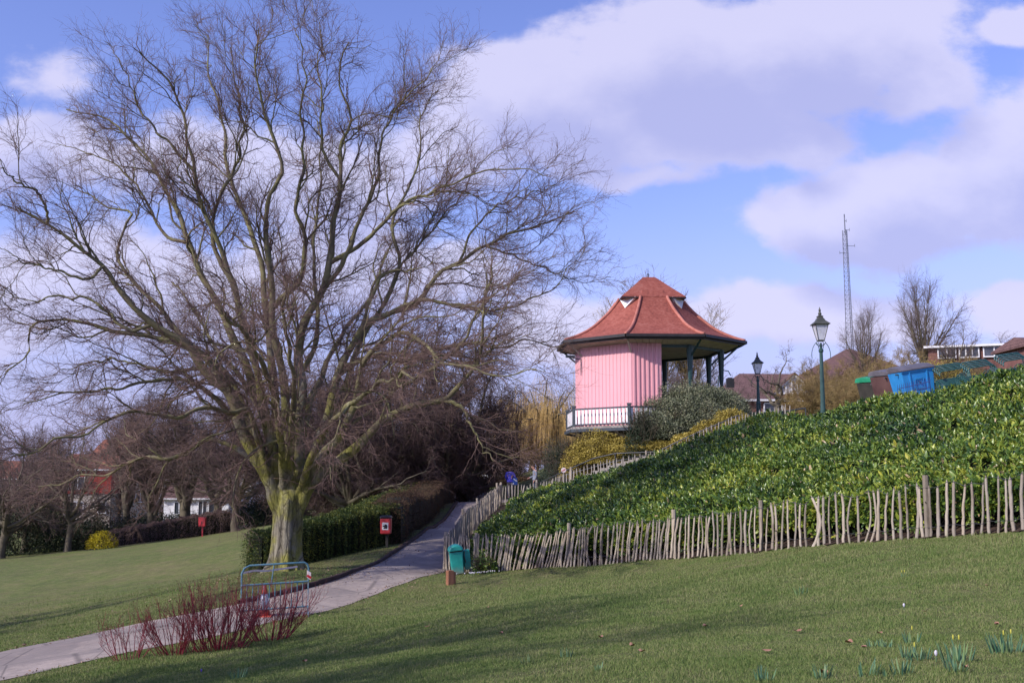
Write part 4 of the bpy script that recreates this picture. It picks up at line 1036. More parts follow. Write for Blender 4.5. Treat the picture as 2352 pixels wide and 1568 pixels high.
# ---------------------------------------------------------------- the laurel bank
def laurel_bank():
    rg = np.random.default_rng(51)
    inner = BANK
    x0, y0 = BANK.min(0); x1, y1 = BANK.max(0)
    def edge(x, y): return seg_dist(x, y, np.concatenate([BANK, BANK[:1]]))
    def top(x, y, e):
        # full height inside, rounded shoulder at the edge, tapering off at the path end and above the steps
        far = np.clip((y - 44) / 12, 0, 1)
        full = 1.12 - .55 * far
        tip = np.clip((x + 1.3) / 2.2, 0, 1) ** .7
        full = full * (.15 + .85 * tip)
        wav = .09 * np.sin(x * 2.1 + y * .7) + .08 * np.sin(y * 1.7 - x * .6 + 2) + .07 * np.sin(x * 3.7 + y * 3.1) + .06 * np.sin(x * 6.3 - y * 4.7 + 1) * np.sin(y * 5.1 + x * 2)
        sh = np.clip((e - .3) / .75, 0, 1); sh = np.sqrt(1 - (1 - sh) ** 2)
        near_steps = np.clip(seg_dist(x, y, BK) / 3.5, 0, 1)
        full = full * (.35 + .65 * near_steps)
        return (full + wav * near_steps) * sh
    n = 104000
    x = rg.uniform(x0, x1, n); y = rg.uniform(y0, y1, n); ok = inside(x, y, inner); x = x[ok]; y = y[ok]
    e = edge(x, y); keep = e > .3; x = x[keep]; y = y[keep]; e = e[keep]
    # nearer leaves are larger in view: keep more of them
    keep = rg.random(len(x)) < np.clip(36 / y, .35, 1.0); x = x[keep]; y = y[keep]; e = e[keep]
    bare = (x < -.2) & (y > 45); x = x[~bare]; y = y[~bare]; e = e[~bare]
    tp = top(x, y, e); g_ = hgt(x, y)
    eps = .15
    def full(xx, yy): return hgt(xx, yy) + top(xx, yy, edge(xx, yy))
    nx_ = -(full(x + eps, y) - full(x - eps, y)) / (2 * eps); ny_ = -(full(x, y + eps) - full(x, y - eps)) / (2 * eps)
    nrm = norm(np.stack([np.clip(nx_, -2, 2), np.clip(ny_, -2, 2), np.ones_like(nx_)], 1))
    z = g_ + tp + rg.normal(0, .06, len(x)) - .03 + .16 * (rg.random(len(x)) < .03)
    P1 = np.stack([x, y, z], 1)
    # the upright face toward the front fence
    m = 7000; s = rg.random(m) ** .9 * (len(FR) - 1); k = s.astype(int); f = (s - k)[:, None]
    c = FR[k] * (1 - f) + FR[np.minimum(k + 1, len(FR) - 1)] * f
    td = norm(FR[-1] - FR[0]); inn = np.array([-td[1], td[0]])
    if inn[1] < 0: inn = -inn
    dp = .34 + np.abs(rg.normal(0, .12, m)); px = c + inn * dp[:, None]
    fx = np.clip((px[:, 0] + 1.2) / 2.2, 0, 1) ** .7
    zz = rg.uniform(.42, .98, m) * fx
    P2 = np.column_stack([px, hgt(px[:, 0], px[:, 1]) + zz]); N2 = np.tile(norm(np.array([-inn[0], -inn[1], .45])), (m, 1))
    okb = fx > .2; P2 = P2[okb]; N2 = N2[okb]
    C = np.concatenate([P1, P2]); Nm = np.concatenate([nrm, N2])
    ns = len(C); per = 7
    sd = norm(Nm + rg.normal(0, .28, Nm.shape))
    C = np.repeat(C, per, 0); sd = np.repeat(sd, per, 0); nsz = np.repeat(rg.uniform(.8, 1.25, ns), per)
    ring = np.tile(np.arange(per), ns); az = ring * 2.4 + np.repeat(rg.uniform(0, 6.28, ns), per)
    a = norm(np.cross(sd, np.array([0.3, .5, .8]))); b = np.cross(sd, a)
    rad = a * np.cos(az)[:, None] + b * np.sin(az)[:, None]
    opn = np.clip(.35 + .16 * ring + rg.normal(0, .15, len(C)), .1, 1.35)
    D = sd * np.cos(opn)[:, None] + rad * np.sin(opn)[:, None]
    Nn = sd * np.sin(opn)[:, None] - rad * np.cos(opn)[:, None]
    P = C - sd * (ring * .018)[:, None]
    L = rg.uniform(.085, .165, len(C)) * nsz * np.repeat(np.where(rg.random(ns) < .15, 1.35, 1.0), per)
    # six-cornered leaf blades with a folded midrib
    D = norm(D); S = norm(np.cross(D, Nn)); Nn = np.cross(S, D); Lc = L[:, None]; Wc = Lc * .36
    v = np.stack([P, P + D * Lc * .35 + S * Wc * .5 + Nn * Wc * .16, P + D * Lc * .75 + S * Wc * .42 + Nn * Wc * .08, P + D * Lc - Nn * Lc * .12,
                  P + D * Lc * .75 - S * Wc * .42 + Nn * Wc * .08, P + D * Lc * .35 - S * Wc * .5 + Nn * Wc * .16, P + D * Lc * .55], 1)
    bb = (np.arange(len(P)) * 7)[:, None]
    t = np.concatenate([bb + np.array([q]) for q in ([6, 0, 1], [6, 1, 2], [6, 2, 3], [6, 3, 4], [6, 4, 5], [6, 5, 0])])
    root = empty('laurel_hedge', [FR[3][0] + .5, FR[3][1] + 1, h1(FR[3][0], FR[3][1])]); o = np.array(root.location)
    tag(root, 'broad glossy cherry laurel hedge covering the bank behind the paling fence', 'hedge')
    build('foliage', v.reshape(-1, 3) - o, [t], M['laurel'], root)
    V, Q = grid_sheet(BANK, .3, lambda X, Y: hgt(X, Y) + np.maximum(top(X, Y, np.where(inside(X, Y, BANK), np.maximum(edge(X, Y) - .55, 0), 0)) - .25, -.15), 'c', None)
    build('dark_core', V - o, [Q], M['laurel_core'], root, smooth=True)  # dark sheet added under the leaves to close the gaps between them
    # bare stems under the leaves along the front
    st = Arr(); m = 260; s = rg.uniform(0, len(FR) - 1.01, m); k = s.astype(int); f = (s - k)[:, None]; c = FR[k] * (1 - f) + FR[k + 1] * f + inn * rg.uniform(.45, .9, (m, 1))
    c = c[c[:, 0] > -.6]; m = len(c)
    pb = np.column_stack([c, hgt(c[:, 0], c[:, 1])]) - o
    st.tub(grow(pb, np.array([[0, -.2, 1]]) + rg.normal(0, .3, (m, 3)), rg.uniform(.5, .9, m), 5, .12, 0, rg), np.full((m, 6), .012), 4)
    st.build('stems', M['limb'], root)
laurel_bank()

# ---------------------------------------------------------------- red-stemmed dogwoods
def dogwood(u, D, H, wdt, n, label, seed):
    rg = np.random.default_rng(seed); b = on(u, 0, D)
    e = empty('red_dogwood', b.tolist()); tag(e, label, 'shrub', 'red-stemmed dogwoods in front of the path')
    A = Arr(); Bf = Arr()
    az = rg.uniform(0, 6.28, n); rr = rg.random(n) ** .6 * wdt * .22
    st = np.stack([np.cos(az) * rr, np.sin(az) * rr * .6, np.full(n, -.05)], 1); st[:, 2] += hgt(st[:, 0] + b[0], st[:, 1] + b[1]) - b[2]
    tl = rg.uniform(.1, 1.25, n); d = np.stack([np.cos(az) * tl, np.sin(az) * tl * .7, np.ones(n)], 1)
    L = H * rg.uniform(.6, 1.08, n)
    P = grow(st, d, L, 10, .07, np.array([0, 0, .06]), rg); Rr = taper(np.full(n, .0085), .0032, 11); A.tub(P, Rr, 4)
    p, tan, d, t, r, ix = spawn(P, Rr, rg.integers(3, 8, n), .25, .95, (.3, .7), rg)
    Q = grow(p, d, rg.uniform(.2, .55, len(p)) * H * .6, 6, .07, np.array([0, 0, .1]), rg); Rq = taper(np.minimum(r * .75, .005), .0022, 7); A.tub(Q, Rq, 3)
    p, tan, d, t, r, ix = spawn(Q, Rq, np.full(len(p), 3), .2, 1, (.3, .8), rg)
    Z = grow(p, d, rg.uniform(.06, .22, len(p)), 3, .1, np.array([0, 0, .1]), rg); Bf.tub(Z, np.full((len(p), 4), .002), 3)
    A.build('stems', M['dogwood'], e); Bf.build('twigs', M['dogtwig'], e)
dogwood(500, 22.2, 1.35, 2.4, 84, 'wide crimson-stemmed dogwood, densest of the red bushes in front of the barrier', 61)
dogwood(405, 22.0, 1.15, 1.6, 34, 'crimson-stemmed dogwood left of the densest one', 62)
dogwood(300, 21.7, .95, 1.1, 18, 'small sparse dogwood at the left end of the red bushes', 63)
dogwood(620, 23.2, 1.25, 1.7, 46, 'crimson dogwood leaning right beside the metal barrier', 64)

# ---------------------------------------------------------------- bulbs and small litter on the near lawn
M['daff'] = pmat('daffodil_leaf', [(.06, .15, .085), (.13, .24, .13), (.2, .3, .12)], 3, .5, island=.6, trans=.2)
M['bud'] = pmat('daffodil_bud', [(.42, .42, .06), (.6, .55, .1)], 3, .6)
M['petal'] = pmat('white_petal', [(.75, .72, .8), (.85, .83, .88)], 5, .5, trans=.3)
def ray_ground(u, v, D0):
    """where the bearing (u, v) meets the lawn"""
    D = D0
    for _ in range(40):
        p = W(u, v, D); e_ = p[2] - h1(p[0], p[1]); slope = (W(u, v, D + .1)[2] - p[2]) * 10 - (h1(*W(u, v, D + .1)[:2]) - h1(p[0], p[1])) * 10
        if abs(slope) < 1e-4: break
        D = min(max(D - .6 * e_ / slope, 3), 60)
    p = W(u, v, D); return np.array([p[0], p[1], h1(p[0], p[1]) + float(gwave(p[0], p[1]))])
def daff(b, n, H, buds, label, seed, group=None):
    rg = np.random.default_rng(seed); e = empty('daffodil_clump', b.tolist()); tag(e, label, 'plant', group)
    r = .02 + .011 * math.sqrt(n) * H / .2
    az = rg.uniform(0, 6.28, n); rr = rg.random(n) ** .5 * r
    st = np.stack([np.cos(az) * rr * 1.5, np.sin(az) * rr, np.full(n, -.02)], 1); d = norm(np.stack([np.cos(az) * .3, np.sin(az) * .3, np.ones(n)], 1) + rg.normal(0, .09, (n, 3)))
    P = grow(st, d, H * rg.uniform(.6, 1.1, n), 5, .03, np.array([0, 0, -.01]), rg); S = norm(np.stack([-np.sin(az), np.cos(az), 0 * az], 1) + rg.normal(0, .5, (n, 3)) * [1, 1, 0])
    w = np.array([.0065, .0075, .0075, .0065, .005, .001]) * (H / .2) ** .3
    v = np.stack([P - S[:, None] * w[None, :, None], P + S[:, None] * w[None, :, None]], 2).reshape(-1, 3)
    i = (np.arange(n) * 12)[:, None] + np.arange(5)[None] * 2; q = np.stack([i, i + 1, i + 3, i + 2], -1).reshape(-1, 4)
    build('leaves', v, [q], M['daff'], e)
    if buds:
        mb = MB()
        for k in range((buds + 1) // 2):
            a = rg.uniform(0, 6.28); x, y = math.cos(a) * r * .8, math.sin(a) * r * .6
            mb.ball((x * 1.1, y * 1.1, H * .98), (.007, .007, .022), 8, 5)
        mb.build('flower_buds', M['bud'], e)
DA = [(2306, 1505, 44, .18, 3, 'thick clump of daffodil leaves nearest the right edge'), (2200, 1528, 36, .19, 3, 'tall clump of daffodil leaves with yellow buds left of the rightmost one'),
      (2110, 1524, 30, .13, 2, 'loose row of daffodil shoots left of the tall clump'), (2082, 1518, 14, .14, 0, 'thin daffodil shoots at the left of the loose row'),
      (1840, 1362, 9, .2, 0, 'single small tuft of daffodil leaves in the middle of the near lawn'), (2073, 1328, 10, .12, 3, 'sparse shoots with yellow tips high on the near lawn'),
      (2032, 1492, 16, .1, 0, 'short daffodil shoots above the loose row'), (2005, 1490, 10, .09, 0, 'tiny shoots left of the short ones'), (2196, 1550, 20, .15, 0, 'daffodil tuft below the tall budded clump'),
      (1990, 1560, 18, .15, 0, 'upright daffodil tuft at the bottom edge, nearest the crocus'), (1755, 1567, 16, .14, 0, 'daffodil tuft at the bottom edge left of the others'), (1893, 1565, 18, .14, 0, 'daffodil tuft at the bottom edge in the middle'),
      (2068, 1558, 18, .14, 0, 'daffodil tuft at the bottom edge right of the upright one'), (2095, 1480, 10, .14, 1, 'few shoots with one bud above the loose row'), (2035, 1565, 12, .1, 0, 'low shoots between two tufts at the bottom edge'),
      (548, 1563, 26, .17, 0, 'daffodil tuft below the red dogwoods'), (1300, 1508, 9, .13, 0, 'faint shoots in the shaded middle of the lawn'), (1210, 1520, 8, .1, 0, 'faint shoots left of those in the shade'), (1375, 1535, 8, .1, 0, 'faint shoots right of those in the shade')]
for k, (u, v, n, H, bd, lab) in enumerate(DA): daff(ray_ground(u, v, 11), n, H, bd, lab, 70 + k, 'daffodil clumps on the near lawn')
def crocus(u, v, mat, label):
    b = ray_ground(u, v, 11); e = empty('crocus', b.tolist()); tag(e, label, 'flower')
    mb = MB(); mb.tube([(0, 0, -.01), (0, 0, .05)], .004, 6); mb.build('stem', M['daff'], e)
    mb = MB(); mb.lathe((0, 0, .045), [(.004, 0), (.010, .012), (.014, .026), (.009, .042), (.003, .048)], 9); mb.build('petals', mat, e, smooth=True)
M['violet'] = pmat('violet_petal', [(.2, .1, .5), (.3, .18, .6)], 5, .5)
crocus(2151, 1528, M['petal'], 'white crocus standing beside the tall daffodil clump')
crocus(2077, 1408, M['petal'], 'small white crocus in the middle of the near lawn right of centre')
crocus(462, 1550, M['violet'], 'small violet crocus below the red dogwoods')
M['deadleaf'] = pmat('dead_leaf', [(.22, .09, .045), (.38, .2, .13), (.45, .28, .22)], 2, .8, island=.5)
rgl = np.random.default_rng(90)
LEAF = [(1452, 1488), (1474, 1502), (2125, 1415), (1833, 1452), (2021, 1458), (1985, 1498), (1893, 1560), (2218, 1548), (1760, 1505), (1950, 1485), (1150, 1458), (1700, 1395), (1560, 1330), (980, 1440), (1380, 1462), (2290, 1440), (2268, 1348), (1120, 1400), (700, 1520), (1620, 1440)]
for (u, v) in LEAF:
    b = ray_ground(u, v, 12); n = 9
    a = np.arange(n) * 2 * math.pi / n; L = rgl.uniform(.03, .06); c_ = rgl.uniform(.01, .03)
    ring = np.stack([np.cos(a) * L * (1 + .2 * np.cos(3 * a)), np.sin(a) * L * .6, .018 + c_ * np.cos(a) ** 2 + rgl.normal(0, .004, n)], 1)
    vv = np.concatenate([ring, [[0, 0, .012]]]); tt = np.stack([np.arange(n), (np.arange(n) + 1) % n, np.full(n, n)], 1)
    o = build('fallen_leaf', vv, [tt], M['deadleaf']); o.location = (b + [0, 0, .012]).tolist(); o.rotation_euler = (0, 0, rgl.uniform(0, 6))
    tag(o, 'curled reddish-brown dead leaf lying on the mown grass', 'leaf', 'dead leaves on the lawn')
# snowdrops by the fence foot
rgs = np.random.default_rng(92)
for k, (u0, n, lab) in enumerate([(1090, 26, 'patch of snowdrops at the fence foot beside the green bin'), (1124, 14, 'smaller patch of snowdrops right of the fence laurel')]):
    b = on(u0, 0, 33.2); e = empty('snowdrop_patch', b.tolist()); tag(e, lab, 'flowers')
    mb = MB(); st = MB()
    for i in range(n):
        x, y = rgs.normal(0, .22), rgs.normal(0, .1); z = h1(b[0] + x, b[1] + y) - b[2]
        st.tube([(x, y, z), (x + .01, y, z + .1)], .003, 4); mb.ball((x + .015, y, z + .1), (.014, .014, .02), 7, 4)
    st.build('stems', M['daff'], e); mb.build('flowers', M['petal'], e)
# ---------------------------------------------------------------- paling fences
def paling(name, label, line, spacing, H, seed, mat, post_every=None, lean_fn=None, maxparts=100, wires=(.22, .93), rad=.034, jitter=1.0, posts=None):
    """split-chestnut paling: pickets wired side by side, each its own mesh, and sturdier driven posts"""
    rg = np.random.default_rng(seed)
    line = np.array(line, float); seg = np.linalg.norm(np.diff(line, axis=0), axis=1); d = np.concatenate([[0], seg.cumsum()]); tot = d[-1]
    pos = []; s = 0
    while s < tot:
        pos.append(s); s += spacing(s / tot) * rg.uniform(.8, 1.2)
    root = empty(name, [line[0, 0], line[0, 1], h1(*line[0])]); o = np.array(root.location); tag(root, label, 'fence')
    top = []; bot = []
    def at(s):
        k = min(np.searchsorted(d, s, side='right') - 1, len(seg) - 1); f = (s - d[k]) / seg[k]
        p = line[k] * (1 - f) + line[k + 1] * f; t = (line[k + 1] - line[k]) / seg[k]; return p, t
    extra = Arr(); cnt = 0
    dist = [np.linalg.norm(at(s)[0]) for s in pos]; big = set(np.argsort(dist)[:maxparts])
    for i, s in enumerate(pos):
        p, t = at(s); z = h1(*p); tt = np.array([t[0], t[1], 0]); nn = np.array([-t[1], t[0], 0])
        lean = (lean_fn(s / tot) if lean_fn else 0) + rg.normal(0, .035) * jitter
        h = H * rg.uniform(.93, 1.06); K = 9; ss = np.linspace(0, 1, K)
        bow = rg.normal(0, .03) * jitter * (4 if rg.random() < .05 else 1)
        c = np.array([p[0], p[1], z - .04])[None] + ss[:, None] * h * (tt * math.sin(lean) + np.array([0, 0, math.cos(lean)]))[None] + tt[None] * (bow * np.sin(ss * math.pi))[:, None] + nn[None] * (rg.normal(0, .012, K) * .5 + rg.normal(0, .01))[:, None] + tt[None] * rg.normal(0, .004, K)[:, None]
        r = rad * rg.uniform(.75, 1.35) * (1 - .25 * ss) * (1 + rg.normal(0, .06, K)); r[-1] = .003; c[-2] = c[-1] - (c[-1] - c[-2]) * .55
        v, q = tubes((c - o)[None], r[None], 5)
        # split wood is a flattened wedge, not round
        cc = np.repeat(c - o, 5, 0); sq = rg.uniform(.55, .8); dn = ((v - cc) @ nn)[:, None] * nn[None]; v = v - dn * (1 - sq)
        if i in big:
            build('picket', v, [q], mat, root)
        else: extra.add(v, q)
        for w_, lst in zip(wires, (bot, top)):
            k = w_ * (K - 1); kk = int(min(k, K - 2)); lst.append(c[kk] * (1 - k + kk) + c[kk + 1] * (k - kk) - nn * .0 - o)
    if extra.n: tag(extra.build('picket', mat, root), kind='stuff')
    wm = MB()
    for lst in (bot, top):
        pts = []
        for i, p in enumerate(lst):
            pts.append(p + np.array([0, 0, (.012 if i % 2 else -.012)]))
        P = np.array(pts)
        t = norm(np.gradient(P, axis=0)); nn = np.stack([-t[:, 1], t[:, 0], 0 * t[:, 0]], 1)
        for sgn in (-1, 1):
            wm.tube(P + nn * .024 * sgn * (-1) ** np.arange(len(P))[:, None], .0045, 4)
    wm.build('wire', M['wire'], root)
    for (s, hh, w) in (posts or []):
        p, t = at(s * tot); z = h1(*p); nn = np.array([-t[1], t[0], 0]); nn = nn if nn[1] > 0 else -nn
        ln = rg.normal(0, .02)
        c0 = np.array([p[0], p[1], z - .2]) + nn * .06 - o
        K = 6; P = np.array([c0 + k / (K - 1) * (hh + .2) * np.array([ln, ln, 1]) for k in range(K)])
        rr = np.full(K, w) * (1 + rg.normal(0, .04, K))
        mb = MB(); mb.tube(P, rr, 7); mb.build('post', M['fence'], root)
    return root
FRl = FR[:-1].tolist() + [FR[-1].tolist()]
def front_sp(f): return .105 + .08 * min(1, max(0, (f - .12)) / .5)
def front_lean(f): return .27 * math.exp(-((f - .16) / .07) ** 2) + .12 * math.exp(-((f - .36) / .1) ** 2) - .06 * math.exp(-((f - .03) / .03) ** 2) + .03
paling('paling_fence', 'long split-chestnut paling fence along the foot of the laurel bank, facing the near lawn', FRl, front_sp, 1.16, 81, M['fence'], lean_fn=front_lean,
       posts=[(.055, 1.2, .05), (.215, 1.25, .055), (.41, 1.3, .06), (.555, 1.25, .055), (.775, 1.3, .065), (.97, 1.3, .06)])
paling('paling_fence', 'paling fence running up beside the tarmac path, seen almost end-on', LEFTF.tolist(), lambda f: .115, 1.15, 82, M['fence'], jitter=1.6, posts=[(.02, 1.2, .05), (.3, 1.2, .05), (.6, 1.2, .05), (.97, 1.25, .06)])
BKf = [LEFTF[-1].tolist(), [.9, 57.3]] + BK[1:].tolist() + [[12.6, 49.5]]
paling('paling_fence', 'pale paling fence climbing the slope beside the steps', BKf, lambda f: .18, 1.12, 83, M['fence2'], jitter=.8, rad=.034, posts=[(.0, 1.2, .06), (.13, 1.25, .06), (.3, 1.25, .06), (.55, 1.2, .055)])

# ---------------------------------------------------------------- steps and handrail
M['rail'] = pmat('dark_painted_rail', [(.03, .035, .04), (.055, .06, .065)], 4, .45, spec=.5)
M['stone'] = pmat('pale_concrete', [(.2, .18, .16), (.36, .33, .3)], 2, .9, .3)
st_a = np.array([2.2, 58.6]); st_b = np.array([12.4, 52.0])
dirs = (st_b - st_a) / np.linalg.norm(st_b - st_a); nrs = np.array([-dirs[1], dirs[0]])
sroot = empty('steps', [st_a[0], st_a[1], h1(*st_a)]); so = np.array(sroot.location); tag(sroot, 'flight of pale concrete steps climbing between the paling fence and the shrubs', 'steps')
Lst = np.linalg.norm(st_b - st_a)
mb = MB(); nst = 30
for k in range(nst):
    s = (k + .5) / nst * Lst; p = st_a + dirs * s; z = h1(*(st_a + dirs * (k / nst * Lst)))
    mb.box([p[0] - so[0], p[1] - so[1], z - so[2] - .12], (Lst / nst * 1.02, 1.7, .34 + .003 * (k % 2)), rz=math.atan2(dirs[1], dirs[0]))
mb.build('treads', M['stone'], sroot)
def rail(label, pts, posts, side, r=.03, low=True):
    e = empty('handrail', so.tolist()); tag(e, label, 'handrail')
    mb = MB(); P = np.array(pts) - so; mb.tube(P, r, 8); mb.build('top_rail', M['rail'], e, smooth=True)
    if low:
        mb = MB(); mb.tube(P - [0, 0, .42], r * .7, 6); mb.build('lower_rail', M['rail'], e, smooth=True)
    for i in posts:
        q = np.array(pts[i]); g_ = h1(q[0], q[1]); mb = MB(); mb.tube([(q[0] - so[0], q[1] - so[1], g_ - .1 - so[2]), tuple(q - so)], r, 8); mb.build('rail_post', M['rail'], e)
def rp(s, off, h):
    p = st_a + dirs * s * Lst + nrs * off; return [p[0], p[1], h1(*p) + h]
A1 = [list(W(1206, 1124, 57.8)), list(W(1296, 1082, 56.4)), list(W(1364, 1052, 55.4)), list(W(1413, 1041, 54.8)), list(W(1510, 1037, 53.8)), list(W(1566, 1009, 53.2)), list(W(1628, 982, 52.7)), list(W(1697, 953, 51.8))]
rail('dark handrail on the near side of the steps, climbing to the right', A1, [0, 1, 3, 4, 6, 7], -1, low=False)
A2 = [list(W(1203, 1138, 59.2)), list(W(1300, 1090, 57.8)), list(W(1400, 1062, 56.4)), list(W(1509, 1040, 55.2))]
rail('second dark handrail on the far side of the steps', A2, [0, 1, 2, 3], 1, low=False)
# small round sign on a stake
b = on(1295, 0, 56.3); e = empty('round_sign', b.tolist()); tag(e, 'small round pink and white sign on a stake above the paling fence', 'sign')
M['pinkw'] = pmat('faded_pink_sign', [(.7, .55, .55), (.8, .72, .7)], 6, .5); M['red'] = pmat('red_paint', [(.45, .02, .025), (.55, .03, .04)], 3, .35, spec=.5)
zt = W(1295, 1079, 56.3)[2] - b[2]
mb = MB(); mb.tube([(0, 0, -.1), (0, 0, zt)], .02, 6); mb.build('stake', M['fence2'], e)
mb = MB(); a = np.linspace(0, 2 * math.pi, 18, endpoint=False)
def disc(mb, c, r, y, th, ring=None):
    v = [(c[0] + r * math.cos(t), y, c[1] + r * math.sin(t)) for t in a] + [(c[0] + r * math.cos(t), y + th, c[1] + r * math.sin(t)) for t in a]
    n = len(a); mb.add(v, [tuple(range(n)), tuple(range(2 * n - 1, n - 1, -1))] + [(i, i + n, (i + 1) % n + n, (i + 1) % n) for i in range(n)])
disc(mb, (0, zt), .13, -.045, .02); mb.build('sign_face', M['pinkw'], e)
mb = MB(); mb.beam((-.08, -.052, zt - .05), (.08, -.052, zt + .05), .008, .03); mb.build('sign_bar', M['red'], e)

# ---------------------------------------------------------------- bandstand
BD = 61.0
BC = W(1491, 793, BD); deck_z = W(1491, 984, BD)[2]; eave = BC[2]
M['tile'] = bpy.data.materials.new('clay_tiles'); M['tile'].use_nodes = True
def tile_mat(m, c1, c2, c3, course):
    N = NT(m.node_tree); bs = m.node_tree.nodes['Principled BSDF']; v = N.node('ShaderNodeTexCoord').outputs['Object']
    sp = N.node('ShaderNodeSeparateXYZ'); N.put(sp.inputs[0], v)
    n = N.noise(v, 1.2, 6, .7); n2 = N.noise(N.vmath('MULTIPLY', v, (6, 6, 10)), 1.2, 2, .5)
    c = N.ramp(N.math('ADD', N.math('MULTIPLY', n, .5), N.math('MULTIPLY', n2, .5)), [(.35, c1), (.5, c2), (.66, c3)])
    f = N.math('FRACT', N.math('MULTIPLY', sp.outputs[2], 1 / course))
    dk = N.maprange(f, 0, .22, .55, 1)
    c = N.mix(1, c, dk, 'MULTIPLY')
    N.put(bs.inputs['Base Color'], c); bs.inputs['Roughness'].default_value = .85; bs.inputs['Specular IOR Level'].default_value = .25
    b = N.node('ShaderNodeBump'); b.inputs['Strength'].default_value = .8; b.inputs['Distance'].default_value = .02
    N.put(b.inputs['Height'], N.math('ADD', f, N.math('MULTIPLY', n2, .6))); N.put(bs.inputs['Normal'], b.outputs[0])
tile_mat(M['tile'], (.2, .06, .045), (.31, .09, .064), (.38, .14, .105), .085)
M['ridge'] = pmat('ridge_tiles', [(.36, .12, .085), (.5, .2, .15)], 3, .8, .3)
M['pink'] = pmat('pink_painted_boards', [(.73, .365, .395), (.77, .39, .42)], .5, .55, .1, 8, spec=.3)
M['green'] = pmat('dark_green_paint', [(.012, .045, .045), (.03, .08, .08)], 2, .4, spec=.5)
M['gutter'] = pmat('black_gutter', [(.012, .012, .012), (.035, .03, .03)], 3, .5, spec=.5)
M['soffit'] = pmat('cream_soffit_boards', [(.42, .37, .3), (.6, .54, .45)], 1.5, .7, stretch=(1, 1, 1))
M['white'] = pmat('white_paint', [(.72, .72, .72), (.82, .82, .82)], 2, .5)
M['navy'] = pmat('grey_blue_paint', [(.04, .055, .07), (.07, .085, .1)], 2, .5)
bs_ = empty('bandstand', [BC[0], BC[1], deck_z]); tag(bs_, 'octagonal bandstand with red tiled roof, dark green posts and pink corrugated screen', 'bandstand')
E = eave - deck_z
def oct_pt(phi, r, z): p = R(phi); return np.array([math.sin(p) * r, -math.cos(p) * r, z])
PH = [-20 + 45 * k for k in range(8)]
prof = [(r_ * .945, h_ * 1.2) for r_, h_ in [(5.62, 0), (5.05, .14), (4.26, .42), (3.75, .67), (3.36, .92), (2.95, 1.2), (2.6, 1.47), (2.3, 1.74), (2.12, 1.92), (2.01, 2.05), (1.85, 2.2), (1.6, 2.4)]]
mb = MB(); v = []; f = []; sub = 6
for (r, h) in prof:
    for k in range(8):
        a0 = oct_pt(PH[k], r, E + h); a1 = oct_pt(PH[(k + 1) % 8], r, E + h)
        for j in range(sub): v.append(a0 * (1 - j / sub) + a1 * j / sub)
n_ = 8 * sub
for q in range(len(prof) - 1):
    for i in range(n_): f.append((q * n_ + i, q * n_ + (i + 1) % n_, (q + 1) * n_ + (i + 1) % n_, (q + 1) * n_ + i))
mb.add(v, f); roof = mb.build('roof', M['tile'], bs_)
# square upper cap whose corners overhang the diagonal slopes
mb = MB(); cz_ = [2.44, 2.5, 3.1, 3.76, 3.82]; cr2 = [1.755, 1.765, 1.10, .40, .30]; v = []; f = []
for r, h in zip(cr2, cz_):
    for k in range(4): v.append(oct_pt(2.5 + 45 + 90 * k, r * math.sqrt(2), E + h))
for q in range(4):
    for i in range(4): f.append((q * 4 + i, q * 4 + (i + 1) % 4, q * 4 + 4 + (i + 1) % 4, q * 4 + 4 + i))
f += [(3, 2, 1, 0), (16, 17, 18, 19)]; mb.add(v, f); mb.build('roof_cap', M['tile'], roof)
mb = MB(); 
for k in range(4):
    a0, a1 = oct_pt(47.5 + 90 * k, cr2[0] * 1.42, E + 2.42), oct_pt(47.5 + 90 * (k + 1), cr2[0] * 1.42, E + 2.42)
    mb.tube([a0, a0 * .71 + a1 * .29], .04, 6); mb.tube([a1, a1 * .71 + a0 * .29], .04, 6)
mb.build('cap_edge', M['gutter'], roof)
for k in range(4):                                  # white louvred gablets under the cap corners
    ph = 47.5 + 90 * k; mb = MB(); c = oct_pt(ph, 2.0, E); sd = np.array([math.cos(R(ph)), math.sin(R(ph)), 0]); out = oct_pt(ph, 1, 0)
    base = [c + sd * .55 + [0, 0, 2.46], c - sd * .55 + [0, 0, 2.46], c + out * .22 + [0, 0, 1.86]]
    back = [p - out * .35 for p in base]
    mb.add(base + back, [(0, 1, 2), (5, 4, 3), (0, 3, 4, 1), (1, 4, 5, 2), (2, 5, 3, 0)]); mb.build('gablet', M['white'], roof)
for k in range(8):
    mb = MB(); P = [oct_pt(PH[k], r + .01, E + h + .035) for r, h in prof[:-2]]
    mb.tube(catmull(np.array(P), 30), .085, 8); mb.build('hip_tiles', M['ridge'], roof, smooth=True)
mb = MB(); mb.lathe((0, 0, E + 3.78), [(.1, 0), (.12, .06), (.05, .1), (.03, .2), (.06, .25), (.02, .3), (.012, .5), (.004, .62)], 10); mb.build('finial', M['gutter'], roof)
mb = MB()
for i in range(8):
    a0, a1 = oct_pt(PH[i], 5.35, E - .06), oct_pt(PH[(i + 1) % 8], 5.35, E - .06); mb.beam(a0, a1, .16, .15)
    a0, a1 = oct_pt(PH[i], 5.2, E - .17), oct_pt(PH[(i + 1) % 8], 5.2, E - .17); mb.beam(a0, a1, .05, .14)
mb.build('gutter', M['gutter'], roof)
mb = MB()
